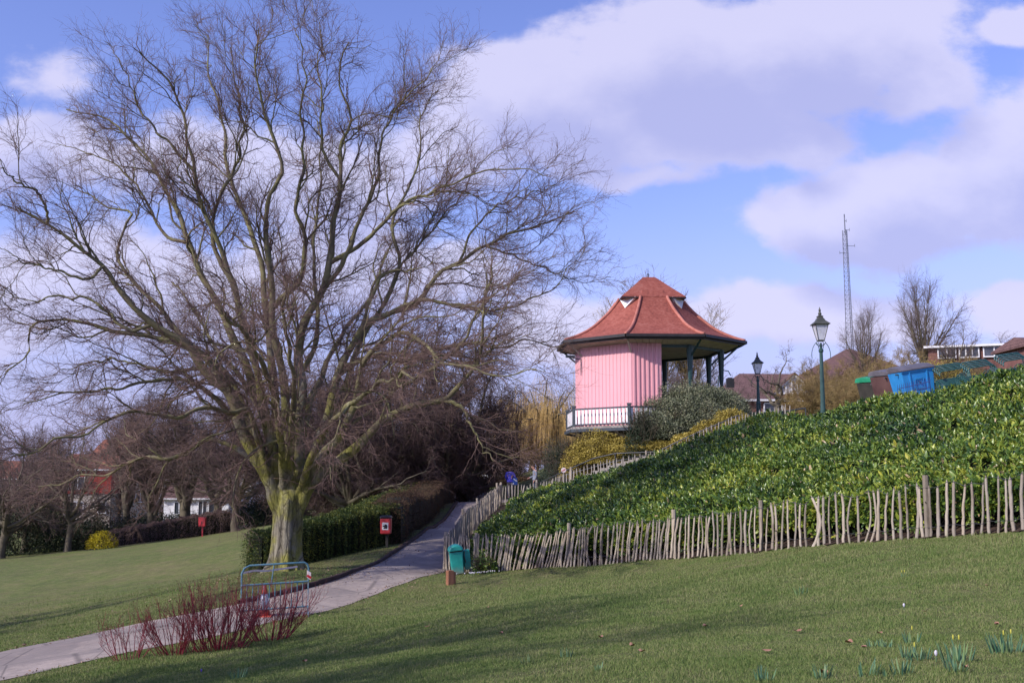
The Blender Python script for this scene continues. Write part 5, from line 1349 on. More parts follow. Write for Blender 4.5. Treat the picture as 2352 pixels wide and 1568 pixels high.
for k in range(8):
    o0, o1 = oct_pt(PH[k], 5.22, E - .14), oct_pt(PH[(k + 1) % 8], 5.22, E - .14); i0, i1 = oct_pt(PH[k], 3.9, E - .42), oct_pt(PH[(k + 1) % 8], 3.9, E - .42)
    for j in range(10):
        t0, t1 = j / 10, (j + .94) / 10
        q = [o0 * (1 - t0) + o1 * t0, o0 * (1 - t1) + o1 * t1, i0 * (1 - t1) + i1 * t1, i0 * (1 - t0) + i1 * t0]
        q2 = [p + [0, 0, .03] for p in q]; mb.add(q + q2, [(0, 1, 2, 3), (7, 6, 5, 4), (0, 4, 5, 1), (1, 5, 6, 2), (2, 6, 7, 3), (3, 7, 4, 0)])
    mb.add([i0, i1, np.array([0, 0, E - .2])] + [i0 + [0, 0, .03], i1 + [0, 0, .03], np.array([0, 0, E - .17])], [(0, 1, 2), (5, 4, 3)])
mb.build('soffit', M['soffit'], bs_)
RW = 3.98
for k in range(8):                                  # posts with flared heads
    p = oct_pt(PH[k], RW, 0); mb = MB()
    mb.lathe((p[0], p[1], -.05), [(.14, 0), (.14, .25), (.105, .3), (.10, E * .52), (.12, E * .56), (.15, E * .72), (.19, E - .38)], 8, rot=R(22.5)); mb.build('post', M['green'], bs_)
    mb = MB(); q = oct_pt(PH[k], 5.0, E - .22); mb.beam(oct_pt(PH[k], RW + .1, E - 1.0), q, .07, .09); mb.build('bracket', M['soffit'], bs_) if k in (0, 7) else mb.build('bracket', M['green'], bs_)
for k in range(8):
    mb = MB(); mb.beam(oct_pt(PH[k], RW, E - .47), oct_pt(PH[(k + 1) % 8], RW, E - .47), .12, .14); mb.build('head_beam', M['green'], bs_)
def corr(a, b, z0, z1, pitch=.24, depth=.05):
    """board-and-batten sheet: real ribs standing out from a flat backing"""
    a = np.array(a); b = np.array(b); L = np.linalg.norm(b - a); t = (b - a) / L; n = np.array([t[1], -t[0], 0])
    pts = []; x = 0
    while x < L - pitch:
        for dx, dz in ((0, 0), (pitch * .44, 0), (pitch * .5, depth), (pitch * .86, depth), (pitch * .92, 0)): pts.append(a + t * (x + dx) + n * dz)
        x += pitch
    pts.append(b)
    m = len(pts); V = [[p[0], p[1], z0] for p in pts] + [[p[0], p[1], z1] for p in pts]
    back = [[p[0] - n[0] * .06, p[1] - n[1] * .06, z] for z in (z0, z1) for p in (pts[0], pts[-1])]
    mb = MB(); mb.add(V, [(i, i + 1, i + 1 + m, i + m) for i in range(m - 1)]); mb.add(back, [(1, 0, 2, 3)]); return mb
RP = 4.3
zt = E - .34
pA, pB, pC, pD = oct_pt(-110, RP, 0), oct_pt(-65, RP, 0), oct_pt(-20, RP, 0), oct_pt(25, RP, 0); pM = (pC * .52 + pD * .48)
for (a, b, dp_) in ((pA, pB, .03), (pB, pC, .022), (pC, pM, .05)): corr(a, b, .0, zt, depth=dp_).build('screen_panel', M['pink'], bs_)
pE = oct_pt(-155, RP, 0)
corr(pM, np.array([pM[0] - .1, pM[1] + 5.0, 0]), 0, zt).build('screen_panel', M['pink'], bs_); corr(pE, pA, 0, zt).build('screen_panel', M['pink'], bs_)
mb = MB(); v = [oct_pt(p, 4.9, 0) for p in PH] + [oct_pt(p, 4.9, -.16) for p in PH]
mb.add(v, [tuple(range(8)), tuple(range(15, 7, -1))] + [(i, i + 8, (i + 1) % 8 + 8, (i + 1) % 8) for i in range(8)]); mb.build('deck', M['stone'], bs_)
mb = MB(); 
for i in (6, 7, 0):
    mb.beam(oct_pt(PH[i], 4.95, -.2), oct_pt(PH[(i + 1) % 8], 4.95, -.2), .1, .16)
    mb.beam(oct_pt(PH[i], 4.85, -.25), oct_pt(PH[i], 1.5, -.9), .12, .14)
mb.build('deck_edge', M['navy'], bs_)
mb = MB(); v = [oct_pt(p, 3.6, -.16) for p in PH] + [oct_pt(p, 3.6, -3.6) for p in PH]; mb.add(v, [(i, (i + 1) % 8, (i + 1) % 8 + 8, i + 8) for i in range(8)]); mb.build('plinth', M['stone'], bs_)
for i in (5, 6, 7, 0):
    a0, a1 = oct_pt(PH[i], 4.8, 0), oct_pt(PH[(i + 1) % 8], 4.8, 0)
    bl = MB(); bl.beam(a0 + [0, 0, .94], a1 + [0, 0, .94], .09, .07); bl.beam(a0 + [0, 0, .1], a1 + [0, 0, .1], .07, .07)
    rl = bl.build('balustrade_rail', M['navy'], bs_)
    w = MB(); nb = 15
    for j in range(nb):
        t = (j + .5) / nb; p = a0 * (1 - t) + a1 * t; dr = (a1 - a0) / np.linalg.norm(a1 - a0)
        w.box(p + [0, 0, .52], (.155, .025, .76), rz=math.atan2(dr[1], dr[0]))
    w.build('balusters', M['white'], rl)
    mb = MB(); mb.box(a1 + [0, 0, .47], (.15, .15, 1.15), rz=R(-20)); mb.box(a1 + [0, 0, 1.08], (.2, .2, .1), rz=R(-20)); mb.build('newel_post', M['navy'], bs_)
mb = MB(); a0 = oct_pt(-110, 4.8, 0); mb.box(a0 + [0, 0, .52], (.15, .15, 1.25)); mb.build('newel_post', M['navy'], bs_)
# camera on the left corner of the screen
cc = np.array([BC[0], BC[1], deck_z]) + pB + [-.35, -.15, E - .95]
e = empty('security_camera', cc.tolist()); tag(e, 'grey security camera on a bracket at the left corner of the pink screen', 'security camera')
mb = MB(); mb.box((-.28, -.05, .1), (.5, .14, .13), rz=.3); mb.build('housing', M['navy'], e)
mb = MB(); mb.beam((.35, .15, -.05), (-.15, 0, .03), .04, .04); mb.tube([(.3, .1, -.9), (.3, .1, -.05)], .02, 6); mb.build('bracket', M['navy'], e)

# ---------------------------------------------------------------- Victorian lamp posts
M['lampgreen'] = pmat('lamp_green_paint', [(.018, .055, .05), (.045, .1, .09)], 3, .4, spec=.5)
M['lamphead'] = pmat('dull_bronze_paint', [(.05, .055, .045), (.1, .1, .08)], 3, .5, spec=.5)
gl = bpy.data.materials.new('frosted_lantern_glass'); gl.use_nodes = True
_b = gl.node_tree.nodes['Principled BSDF']; _b.inputs['Base Color'].default_value = (.72, .74, .78, 1); _b.inputs['Roughness'].default_value = .25; _b.inputs['Alpha'].default_value = .62; _b.inputs['Specular IOR Level'].default_value = .6
M['glass'] = gl
def lamp(u, D, v_lan, label, H0=None):
    b = on(u, 0, D); base = b.copy(); zt = W(u, v_lan, D)[2] - b[2]          # zt = tip of the finial
    e = empty('lamp_post', b.tolist()); tag(e, label, 'lamp post', 'lamp posts by the upper path')
    s = 1.0; zb = zt - 1.30                                                # underside of the lantern
    mb = MB(); mb.lathe((0, 0, -.1), [(.17, 0), (.17, .35), (.14, .42), (.12, .9), (.14, .95), (.1, 1.05), (.085, 1.5), (.062, zb - .25), (.09, zb - .22), (.09, zb - .14), (.05, zb - .1), (.04, zb + .1)], 12); mb.build('post', M['lampgreen'], e, smooth=False)
    mb = MB()
    for sg in (-1, 1):
        th = np.linspace(0, math.pi * 1.12, 14); mb.tube([(sg * (.08 + .13 * (1 - math.cos(t))), 0, zb - .2 + .16 * math.sin(t) * (1.3 if t < 1.6 else 1) - .16 * max(0, (t - 1.6))) for t in th], .013, 6)
    for k in range(4):
        a_ = k * math.pi / 2 + math.pi / 4; th = np.linspace(0, 1, 8); mb.tube([((.05 + .14 * math.sin(t * 2.6)) * math.cos(a_), (.05 + .14 * math.sin(t * 2.6)) * math.sin(a_), zb - .12 + .2 * t) for t in th], .011, 6)
    mb.build('scroll_bracket', M['lampgreen'], e)
    L = MB(); L.lathe((0, 0, zb + .06), [(.155, 0), (.16, .03), (.16, .045), (.15, .05)], 4, rot=math.pi / 4)
    w0, w1 = .155, .335; hz = .58
    for k in range(4):
        a_ = k * math.pi / 2 + math.pi / 4; c0 = np.array([math.cos(a_), math.sin(a_), 0]); L.tube([c0 * w0 + [0, 0, zb + .1], c0 * w1 + [0, 0, zb + .1 + hz]], .014, 6)
    for k in range(4):
        a0 = k * math.pi / 2 + math.pi / 4; a1 = a0 + math.pi / 2; L.tube([(math.cos(a0) * w1, math.sin(a0) * w1, zb + .1 + hz), (math.cos(a1) * w1, math.sin(a1) * w1, zb + .1 + hz)], .02, 6)
    lan = L.build('lantern_frame', M['lamphead'], e)
    Gm = MB(); w0 -= .012; w1 -= .015; v = []
    for (w, z) in ((w0, zb + .1), (w1, zb + .1 + hz)):
        for k in range(4): v.append((math.cos(k * math.pi / 2 + math.pi / 4) * w, math.sin(k * math.pi / 2 + math.pi / 4) * w, z))
    Gm.add(v, [(i, (i + 1) % 4, (i + 1) % 4 + 4, i + 4) for i in range(4)]); Gm.build('glass', M['glass'], lan)
    mb = MB(); mb.ball((0, 0, zb + .42), (.05, .05, .08), 8, 6); mb.build('bulb', M['white'], lan)
    mb = MB(); z0 = zb + .1 + hz; mb.lathe((0, 0, z0), [(.41, -.02), (.42, .0), (.36, .04), (.22, .13), (.16, .22), (.13, .23), (.13, .27), (.15, .29), (.07, .33), (.05, .36)], 4, rot=math.pi / 4)
    mb.lathe((0, 0, z0 + .34), [(.05, 0), (.07, .05), (.045, .1), (.03, .13), (.05, .17), (.03, .21), (.004, .3)], 8); mb.build('lantern_cap', M['lamphead'], e)
lamp(1893, 39.5, 706, 'nearer dark green lamp post with tapered glass lantern rising from the laurel hedge')
lamp(1743, 60, 808, 'farther lamp post with glass lantern, right of the bandstand')
# loudspeaker on a curved arm beyond the bandstand
b = on(1672, 0, 72); e = empty('floodlight', b.tolist()); tag(e, 'dark box floodlight hanging from a curved arm right of the bandstand posts', 'floodlight')
z1 = W(1672, 850, 72)[2] - b[2]
mb = MB(); mb.tube([(-.6, 0, -.2), (-.6, 0, z1 - .9), (-.5, 0, z1 - .3), (-.25, 0, z1), (.1, 0, z1 - .05), (.25, 0, z1 - .35)], .035, 8); mb.build('pole', M['green'], e)
mb = MB(); mb.box((.2, 0, z1 - .85), (.5, .3, .6)); mb.box((.2, 0, z1 - .52), (.3, .2, .06)); mb.build('lamp_head', M['gutter'], e)

# ---------------------------------------------------------------- radio mast
b = W(1957, 820, 240); b[2] = h1(b[0], b[1]); zt = W(1950, 492, 240)[2] - b[2]
e = empty('radio_mast', b.tolist()); tag(e, 'tall thin lattice radio mast on the skyline behind the nearer lamp post', 'mast')
e.rotation_euler = (0, R(-.6), 0)
M['mast'] = pmat('grey_steel', [(.1, .11, .15), (.2, .21, .26)], 1, .6, metal=.3)
mb = MB(); lt = zt * .93; wb = 1.15; wt = .55
def mc(k, z): a_ = k * 2 * math.pi / 3 + .5; w = wb + (wt - wb) * z / lt; return (w * math.cos(a_), w * math.sin(a_), z)
for k in range(3): mb.tube([mc(k, 0), mc(k, lt)], .085, 4)
nb = 46
for i in range(nb):
    z0, z1 = lt * i / nb, lt * (i + 1) / nb
    for k in range(3): mb.tube([mc(k, z0), mc((k + 1) % 3, z1)], .035, 3, cap=False); mb.tube([mc(k, z0), mc((k + 1) % 3, z0)], .03, 3, cap=False)
mb.build('lattice', M['mast'], e)
mb = MB(); mb.tube([(0, 0, lt - 1), (0, 0, zt)], .12, 6)
for i, (z, l) in enumerate(((.93, 1.0), (.86, 2.0), (.83, -1.4), (.33, -1.8), (.28, -1.8), (.97, .4))): mb.tube([(0, 0, zt * z), (l, 0, zt * z)], .05, 4); mb.tube([(l, 0, zt * z - .3), (l, 0, zt * z + .4)], .05, 4)
mb.build('antennas', M['mast'], e)

# ---------------------------------------------------------------- dog bins, litter bin, stake
M['redbin'] = pmat('red_bin_plastic', [(.42, .03, .04), (.55, .05, .06)], 2, .4, spec=.5)
M['black'] = pmat('black_plastic', [(.012, .012, .02), (.03, .03, .04)], 3, .35, spec=.5)
M['label'] = pmat('pale_label', [(.5, .52, .58), (.68, .7, .75)], 6, .4)
b = on(887, 0, 40.3); e = empty('dog_waste_bin', b.tolist(), R(-6)); tag(e, 'red dog-waste bin with black lid on a post in front of the privet hedge', 'dog bin')
mb = MB(); mb.box((0, .1, .35), (.09, .06, .9)); mb.build('post', M['gutter'], e)
z1 = W(887, 1184, 40.3)[2] - b[2]
mb = MB(); mb.box((0, -.08, z1 - .36), (.37, .26, .56), taper=1.06); mb.build('body', M['redbin'], e, bevel=.035)
mb = MB(); mb.box((0, -.08, z1 - .035), (.43, .32, .09), taper=.9); mb.build('lid', M['black'], e, bevel=.02)
mb = MB(); mb.box((0, -.218, z1 - .36), (.23, .012, .26)); mb.build('label_panel', M['label'], e)
mb = MB()                                            # the picture on the label: a dog's head outline in black
pts = [(-.07, -.09), (.08, -.09), (.085, .0), (.05, .065), (-.01, .075), (-.03, .03), (-.085, .02), (-.09, -.02), (-.03, -.03)]
v = [(x, -.229, z1 - .36 + z) for x, z in pts] + [(x, -.222, z1 - .36 + z) for x, z in pts]; n = len(pts)
mb.add(v, [tuple(range(n)), tuple(range(2 * n - 1, n - 1, -1))] + [(i, (i + 1) % n, (i + 1) % n + n, i + n) for i in range(n)]); mb.build('emblem', M['black'], e)
b = on(464, 1222, 80); e = empty('dog_waste_bin', b.tolist()); tag(e, 'small bright red bin on a post at the far edge of the left lawn', 'dog bin')
mb = MB(); mb.box((0, .1, .4), (.1, .06, .9)); mb.build('post', M['redbin'], e)
mb = MB(); mb.box((0, 0, 1.02), (.46, .3, .6), taper=1.1); mb.build('body', M['redbin'], e, bevel=.03)
mb = MB(); mb.box((0, 0, 1.35), (.52, .34, .05)); mb.build('lid', M['redbin'], e); mb = MB(); mb.box((0, -.165, 1.0), (.05, .012, .2)); mb.build('label_panel', M['black'], e)

M['teal'] = bpy.data.materials.new('teal_bin_paint'); M['teal'].use_nodes = True
N = NT(M['teal'].node_tree); bs = M['teal'].node_tree.nodes['Principled BSDF']; tcv = N.node('ShaderNodeTexCoord').outputs['Object']
spz = N.node('ShaderNodeSeparateXYZ'); N.put(spz.inputs[0], tcv)
dirt = N.maprange(N.math('ADD', spz.outputs[2], N.math('MULTIPLY', N.noise(tcv, 6, 6, .7), .25)), .1, .42, 1, 0)
cc_ = N.ramp(N.noise(tcv, 5, 5, .6), [(.3, (.015, .27, .23)), (.7, (.03, .4, .34))])
N.put(bs.inputs['Base Color'], N.mix(N.math('MULTIPLY', dirt, .75), cc_, (.25, .2, .17))); bs.inputs['Roughness'].default_value = .42
b = on(1052, 0, 34.0); b[2] += .02; e = empty('litter_bin', b.tolist(), R(8)); tag(e, 'turquoise hooded litter bin leaning against the paling fence by the path', 'litter bin')
e.rotation_euler = (R(3), R(-7), R(8))
mb = MB(); mb.box((0, 0, .34), (.36, .34, .68), taper=1.12); mb.build('body', M['teal'], e, bevel=.03)
mb = MB(); sec = 12                                   # domed hood with an overhanging lip
th = np.linspace(0, math.pi, sec); v = []
for y, sc in ((-.25, .8), (-.22, 1.0), (.0, 1.06), (.2, 1.0), (.22, .85)):
    for t in th: v.append((math.cos(t) * .225 * sc, y, .72 + math.sin(t) * .17 * sc))
f = [(k * sec + i, (k + 1) * sec + i, (k + 1) * sec + i + 1, k * sec + i + 1) for k in range(4) for i in range(sec - 1)] + [tuple(range(sec)), tuple(4 * sec + i for i in range(sec - 1, -1, -1))]
f += [(k * sec, k * sec + sec - 1, (k + 1) * sec + sec - 1, (k + 1) * sec) for k in range(4)]
mb.add(v, f); mb.build('hood', M['teal'], e, bevel=.012)
mb = MB(); mb.box((0, -.12, .695), (.38, .1, .03)); mb.build('opening', M['black'], e)
mb = MB(); mb.box((.33, .1, .38), (.2, .2, .6)); mb.box((.23, .12, .4), (.05, .06, .5)); mb.build('side_hopper', M['teal'], e, bevel=.02)
mb = MB(); mb.tube([(.27, -.03, .3), (.24, -.06, .5), (.27, -.04, .66)], .014, 6); mb.build('chain', M['wire'], e)
M['stake'] = pmat('orange_brown_timber', [(.2, .085, .045), (.36, .17, .1)], 2, .8, .2, 20, stretch=(3, 3, .5))
b = on(1033, 0, 31.2); e = empty('wooden_stake', b.tolist(), .5); tag(e, 'short square orange-brown timber stake in the grass below the litter bin', 'stake')
mb = MB(); mb.box((0, 0, .15), (.17, .17, .55)); mb.build('stump', M['stake'], e, bevel=.008); mb = MB(); mb.box((.125, .0, .13), (.07, .1, .5)); mb.build('side_batten', M['stake'], e)

# ---------------------------------------------------------------- barrier and cone
M['barrier'] = pmat('scuffed_blue_paint', [(.05, .13, .19), (.09, .2, .26), (.22, .18, .16)], 4, .5, stops=[.35, .55, .75])
def barrier(u, D, rz, label, scale=1.0, tape=True):
    b = on(u, 0, D); e = empty('metal_barrier', b.tolist(), rz); tag(e, label, 'barrier'); e.scale = (scale,) * 3
    w, h = .69, 1.12; sl = h1(b[0] + w * math.cos(rz), b[1] + w * math.sin(rz)) - h1(b[0] - w * math.cos(rz), b[1] - w * math.sin(rz)); sl = sl / (2 * w)
    def P(x, z, y=0): return (x, y, z + sl * x)
    mb = MB(); mb.tube([P(-w, .02), P(-w, h - .16), P(-w + .05, h - .05), P(-w + .16, h), P(w - .1, h), P(w - .03, h - .04), P(w, h - .12), P(w, .02)], .021, 8); mb.build('frame', M['barrier'], e, smooth=True)
    mb = MB(); mb.tube([P(-w, .72), P(w, .72)], .02, 8); mb.build('middle_rail', M['barrier'], e)
    mb = MB(); mb.tube([P(-w, .2), P(w, .2)], .018, 8); mb.build('lower_rail', M['barrier'], e)
    mb = MB()
    for i in range(11): x = -w + (i + 1) * 2 * w / 12; mb.tube([P(x, .2), P(x, .72)], .011, 6)
    mb.build('bars', M['barrier'], e)
    for x in (-w, w):
        mb = MB(); mb.tube([P(x, .22), P(x, .0, -.22)], .014, 6); mb.tube([P(x, .22), P(x, .0, .22)], .014, 6); mb.build('foot', M['barrier'], e)
    mb = MB(); mb.tube([P(-.08, .72), P(-.03, h)], .014, 6); mb.build('brace', M['barrier'], e)
    if tape:
        mb = MB(); mb.add([P(w - .03, .8, -.028), P(w + .05, .74, -.028), P(w + .05, .9, -.028), P(w - .03, .95, -.028), P(w - .03, .8, .03), P(w + .05, .74, .03), P(w + .05, .9, .03), P(w - .03, .95, .03)],
                          [(0, 1, 2, 3), (7, 6, 5, 4), (0, 4, 5, 1), (1, 5, 6, 2), (2, 6, 7, 3), (3, 7, 4, 0)]); mb.build('warning_tape', M['pinkw'], e)
        mb = MB(); mb.beam(P(w - .034, .85, -.034), P(w + .052, .79, -.034), .004, .05); mb.build('tape_stripe', M['red'], e)
        mb = MB(); pts = [P(-w, .97, 0), P(-w + .25, 1.0, .1), P(-w + .5, .97, .25), P(0, .97, .4), P(.5, .99, .6)]; a_p = catmull(np.array(pts), 20)
        for i in range(19): mb.beam(a_p[i], a_p[i + 1], .004, .04)
        mb.build('loose_tape', M['pinkw'], e)
barrier(630, 26.9, R(15), 'blue-grey tubular metal barrier standing at the path edge behind the red dogwoods', scale=1.14)
b = on(606, 0, 27.0); b[2] += .03; e = empty('traffic_cone', b.tolist()); tag(e, 'orange-red traffic cone with white sleeve seen through the metal barrier', 'traffic cone')
M['cone'] = pmat('faded_cone_red', [(.42, .05, .03), (.6, .1, .06)], 4, .6); M['sleeve'] = pmat('dirty_white_sleeve', [(.5, .5, .55), (.75, .75, .78)], 5, .4)
def cr_at(z): return .15 - .115 * z / .75
mb = MB(); mb.box((0, 0, .02), (.42, .42, .04)); mb.build('base', M['cone'], e, bevel=.01)
mb = MB(); mb.lathe((0, 0, .04), [(cr_at(z), z) for z in (0, .1, .4, .72)] + [(.03, .74)], 20); mb.build('cone', M['cone'], e, smooth=True)
mb = MB(); mb.lathe((0, 0, .04), [(cr_at(.14) + .004, .14), (cr_at(.5) + .004, .5)], 20); mb.build('sleeve', M['sleeve'], e, smooth=True)

# ---------------------------------------------------------------- wheeled bins and bench stacks on the hilltop
M['skyblue'] = pmat('sky_blue_bin_paint', [(.025, .22, .55), (.04, .3, .68)], 2, .45, spec=.4)
M['navybin'] = pmat('dark_navy_bin', [(.02, .03, .05), (.045, .055, .08)], 2, .5)
M['brownbin'] = pmat('dull_brown_bin', [(.07, .035, .035), (.14, .075, .07)], 1.5, .6)
M['olivebin'] = pmat('dark_olive_bin', [(.03, .028, .025), (.065, .06, .05)], 2, .6)
M['greylid'] = pmat('grey_plastic_lid', [(.08, .075, .09), (.15, .14, .16)], 3, .55)
M['greenlid'] = pmat('green_plastic_lid', [(.01, .2, .1), (.03, .3, .16)], 3, .5)
def wheelie(u, v_top, D, rz, body, lid, label, tilt):
    c = W(u, v_top, D); e = empty('wheeled_bin', (c[0], c[1], c[2] - 1.42), rz); tag(e, label, 'wheeled bin', 'large wheeled bins on the hilltop')
    e.rotation_euler = (0, -tilt, rz)
    v = [(-.6, -.45, .2), (.6, -.45, .2), (.6, .45, .2), (-.6, .45, .2), (-.68, -.52, 1.18), (.68, -.52, 1.18), (.68, .52, 1.18), (-.68, .52, 1.18)]
    mb = MB(); mb.add(v, [(3, 2, 1, 0), (4, 5, 6, 7), (0, 1, 5, 4), (1, 2, 6, 5), (2, 3, 7, 6), (3, 0, 4, 7)]); bo = mb.build('body', M[body], e, bevel=.03)
    mb = MB()
    for x in (-.36, .36): mb.beam((x * .93, -.475, .25), (x, -.528, 1.12), .045, .045)
    mb.beam((-.68, -.53, 1.14), (.68, -.53, 1.14), .05, .06)
    for (x0, z0, x1, z1) in ((-.17, .5, .17, .5), (-.17, .86, .17, .86), (-.17, .5, -.17, .86), (.17, .5, .17, .86)): mb.beam((x0, -.49 - (z0 - .5) * .07 - .02, z0), (x1, -.49 - (z1 - .5) * .07 - .02, z1), .02, .025)
    mb.build('ribs', M[body], bo)
    mb = MB(); disc(mb, (0, .7), .055, -.545, .05); mb.build('badge', M['navybin'], bo)
    mb = MB()
    for sx_ in (-1, 1): mb.tube([(sx_ * .66, -.3, 1.08), (sx_ * .8, -.3, 1.1)], .03, 8)
    mb.build('lifting_arm', M['wire'], e)
    mb = MB(); prof = [(-.6, 1.18), (-.58, 1.24), (-.2, 1.36), (.2, 1.42), (.5, 1.38), (.58, 1.2)]; n = len(prof)
    v = [(-.72, y, z) for y, z in prof] + [(.72, y, z) for y, z in prof]
    mb.add(v, [tuple(range(n))[::-1], tuple(range(n, 2 * n))] + [(i, i + 1, i + 1 + n, i + n) for i in range(n - 1)] + [(0, n, 2 * n - 1, n - 1)]); mb.build('lid', M[lid], e, bevel=.02)
    for x in (-.5, .5):
        for y in (-.38, .38): mb = MB(); mb.tube([(x - .03, y, .09), (x + .03, y, .09)], .09, 12); mb.box((x, y, .18), (.05, .1, .1)); mb.build('wheel', M['black'], e)
wheelie(2100, 836, 42.0, R(9), 'skyblue', 'greylid', 'bright sky-blue wheeled bin with dark grey lid, largest of the row on the hilltop', R(9))
wheelie(2053, 846, 43.9, R(32), 'brownbin', 'greylid', 'dull brown wheeled bin squeezed between the blue one and the green-lidded one', R(9))
wheelie(2020, 861, 45.6, R(34), 'olivebin', 'greenlid', 'dark wheeled bin with a green lid at the left end of the row', R(9))
# low spiked railing before the blue bin
M['bluerail'] = pmat('bluish_shadow_railing', [(.03, .05, .16), (.05, .08, .24)], 3, .5)  # a bluish shadow tone is put into the railing colour
p0, p1 = W(2062, 893, 40.2), W(2136, 876, 40.0); e = empty('spiked_railing', p0.tolist()); tag(e, 'low dark blue spiked railing in front of the sky-blue bin', 'railing')
mb = MB(); dv = p1 - p0; mb.tube([(0, 0, 0), tuple(dv)], .014, 6); mb.tube([(0, 0, -.2), tuple(dv + [0, 0, -.2])], .014, 6); mb.build('rails', M['bluerail'], e)
for k in range(17): q = dv * k / 16; mb = MB(); mb.tube([tuple(q - [0, 0, .9]), tuple(q + [0, 0, .1]), tuple(q + [0, 0, .17])], [.011, .011, .002], 5); mb.build('spike', M['bluerail'], e)
M['bench'] = pmat('highlit_green_enamel', [(.015, .055, .05), (.04, .13, .12), (.4, .45, .45)], 5, .4, stops=[.35, .58, .74], spec=.6)  # the palest stop paints grey-white highlights into the green enamel
def bench_proto():
    e = empty('metal_bench', (0, 0, -400))
    w = .62
    mb = MB(); th = np.linspace(0, math.pi / 2, 7)
    arc = [(-w, -.02, .0), (-w, -.02, .55)] + [(-w + .16 - .16 * math.cos(t), -.02 + .04 * math.sin(t), .55 + .17 * math.sin(t)) for t in th] + [(w - .16 + .16 * math.sin(t), .02 + .0 * t, .55 + .17 * math.cos(t)) for t in th] + [(w, -.02, .55), (w, -.02, .0)]
    mb.tube(arc, .027, 7); mb.build('back_hoop', M['bench'], e, smooth=True)
    mb = MB()
    for z in (.08, .17): mb.beam((-w, -.01, z), (w, -.01, z), .03, .055)
    mb.build('backrest', M['bench'], e)
    mb = MB()
    for y in (.08, .16, .24, .32, .4): mb.beam((-w, y, .08), (w, y, .08), .045, .018)
    mb.build('seat', M['bench'], e)
    for x in (-w, w):
        mb = MB(); mb.tube([(x, 0, .3), (x, .3, .32), (x, .44, .26), (x, .46, .1), (x, .46, -.36)], .018, 7); mb.tube([(x, -.02, .05), (x, -.06, -.36)], .018, 7); mb.build('leg', M['bench'], e)
    return e
bp_ = bench_proto(); first = True
ST = [(2183, 836, 41.6, R(10), 'first stack by the orange shrub'), (2246, 828, 40.4, R(16), 'middle stack'), (2322, 812, 39.0, R(20), 'stack at the right edge')]
PL_ = ['topmost', 'second from top', 'third from top', 'fourth from top', 'lowest']
for si, (u, v, D, rz, lab) in enumerate(ST):
    for k in range(5):
        if first: o = bp_; first = False
        else:
            o = bp_.copy(); COL.objects.link(o)
            for ch in list(bp_.children): c = ch.copy(); COL.objects.link(c); c.parent = o
        c = W(u, v, D); q = 4 - k
        o.location = (c[0] + math.sin(rz) * .07 * k + .02 * k, c[1] - .07 * k * math.cos(rz), c[2] - .72 - .055 * k)
        o.rotation_euler = (R(-6), R(-9), rz)
        tag(o, f'green metal bench {PL_[k]} in the {lab}', 'bench', 'stacked green metal benches')
# ---------------------------------------------------------------- houses and buildings
M['brick'] = pmat('brown_brick', [(.13, .06, .05), (.23, .11, .09)], 1.5, .9, .2, 10)
M['rooftile'] = bpy.data.materials.new('brown_roof_tiles'); M['rooftile'].use_nodes = True
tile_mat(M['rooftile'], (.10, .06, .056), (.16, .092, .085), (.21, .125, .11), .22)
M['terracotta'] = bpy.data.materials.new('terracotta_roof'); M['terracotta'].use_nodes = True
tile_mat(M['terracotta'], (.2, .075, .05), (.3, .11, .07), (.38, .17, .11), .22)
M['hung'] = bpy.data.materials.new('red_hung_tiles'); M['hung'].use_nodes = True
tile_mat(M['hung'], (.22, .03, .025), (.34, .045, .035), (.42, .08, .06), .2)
M['render'] = pmat('pebbledash', [(.4, .35, .28), (.55, .49, .41)], 2, .9)
M['winglass'] = pmat('dark_window_glass', [(.03, .035, .045), (.08, .09, .11)], 1, .1, spec=.8)
M['greyfr'] = pmat('pale_grey_cladding', [(.38, .4, .45), (.5, .52, .58)], 1, .6)
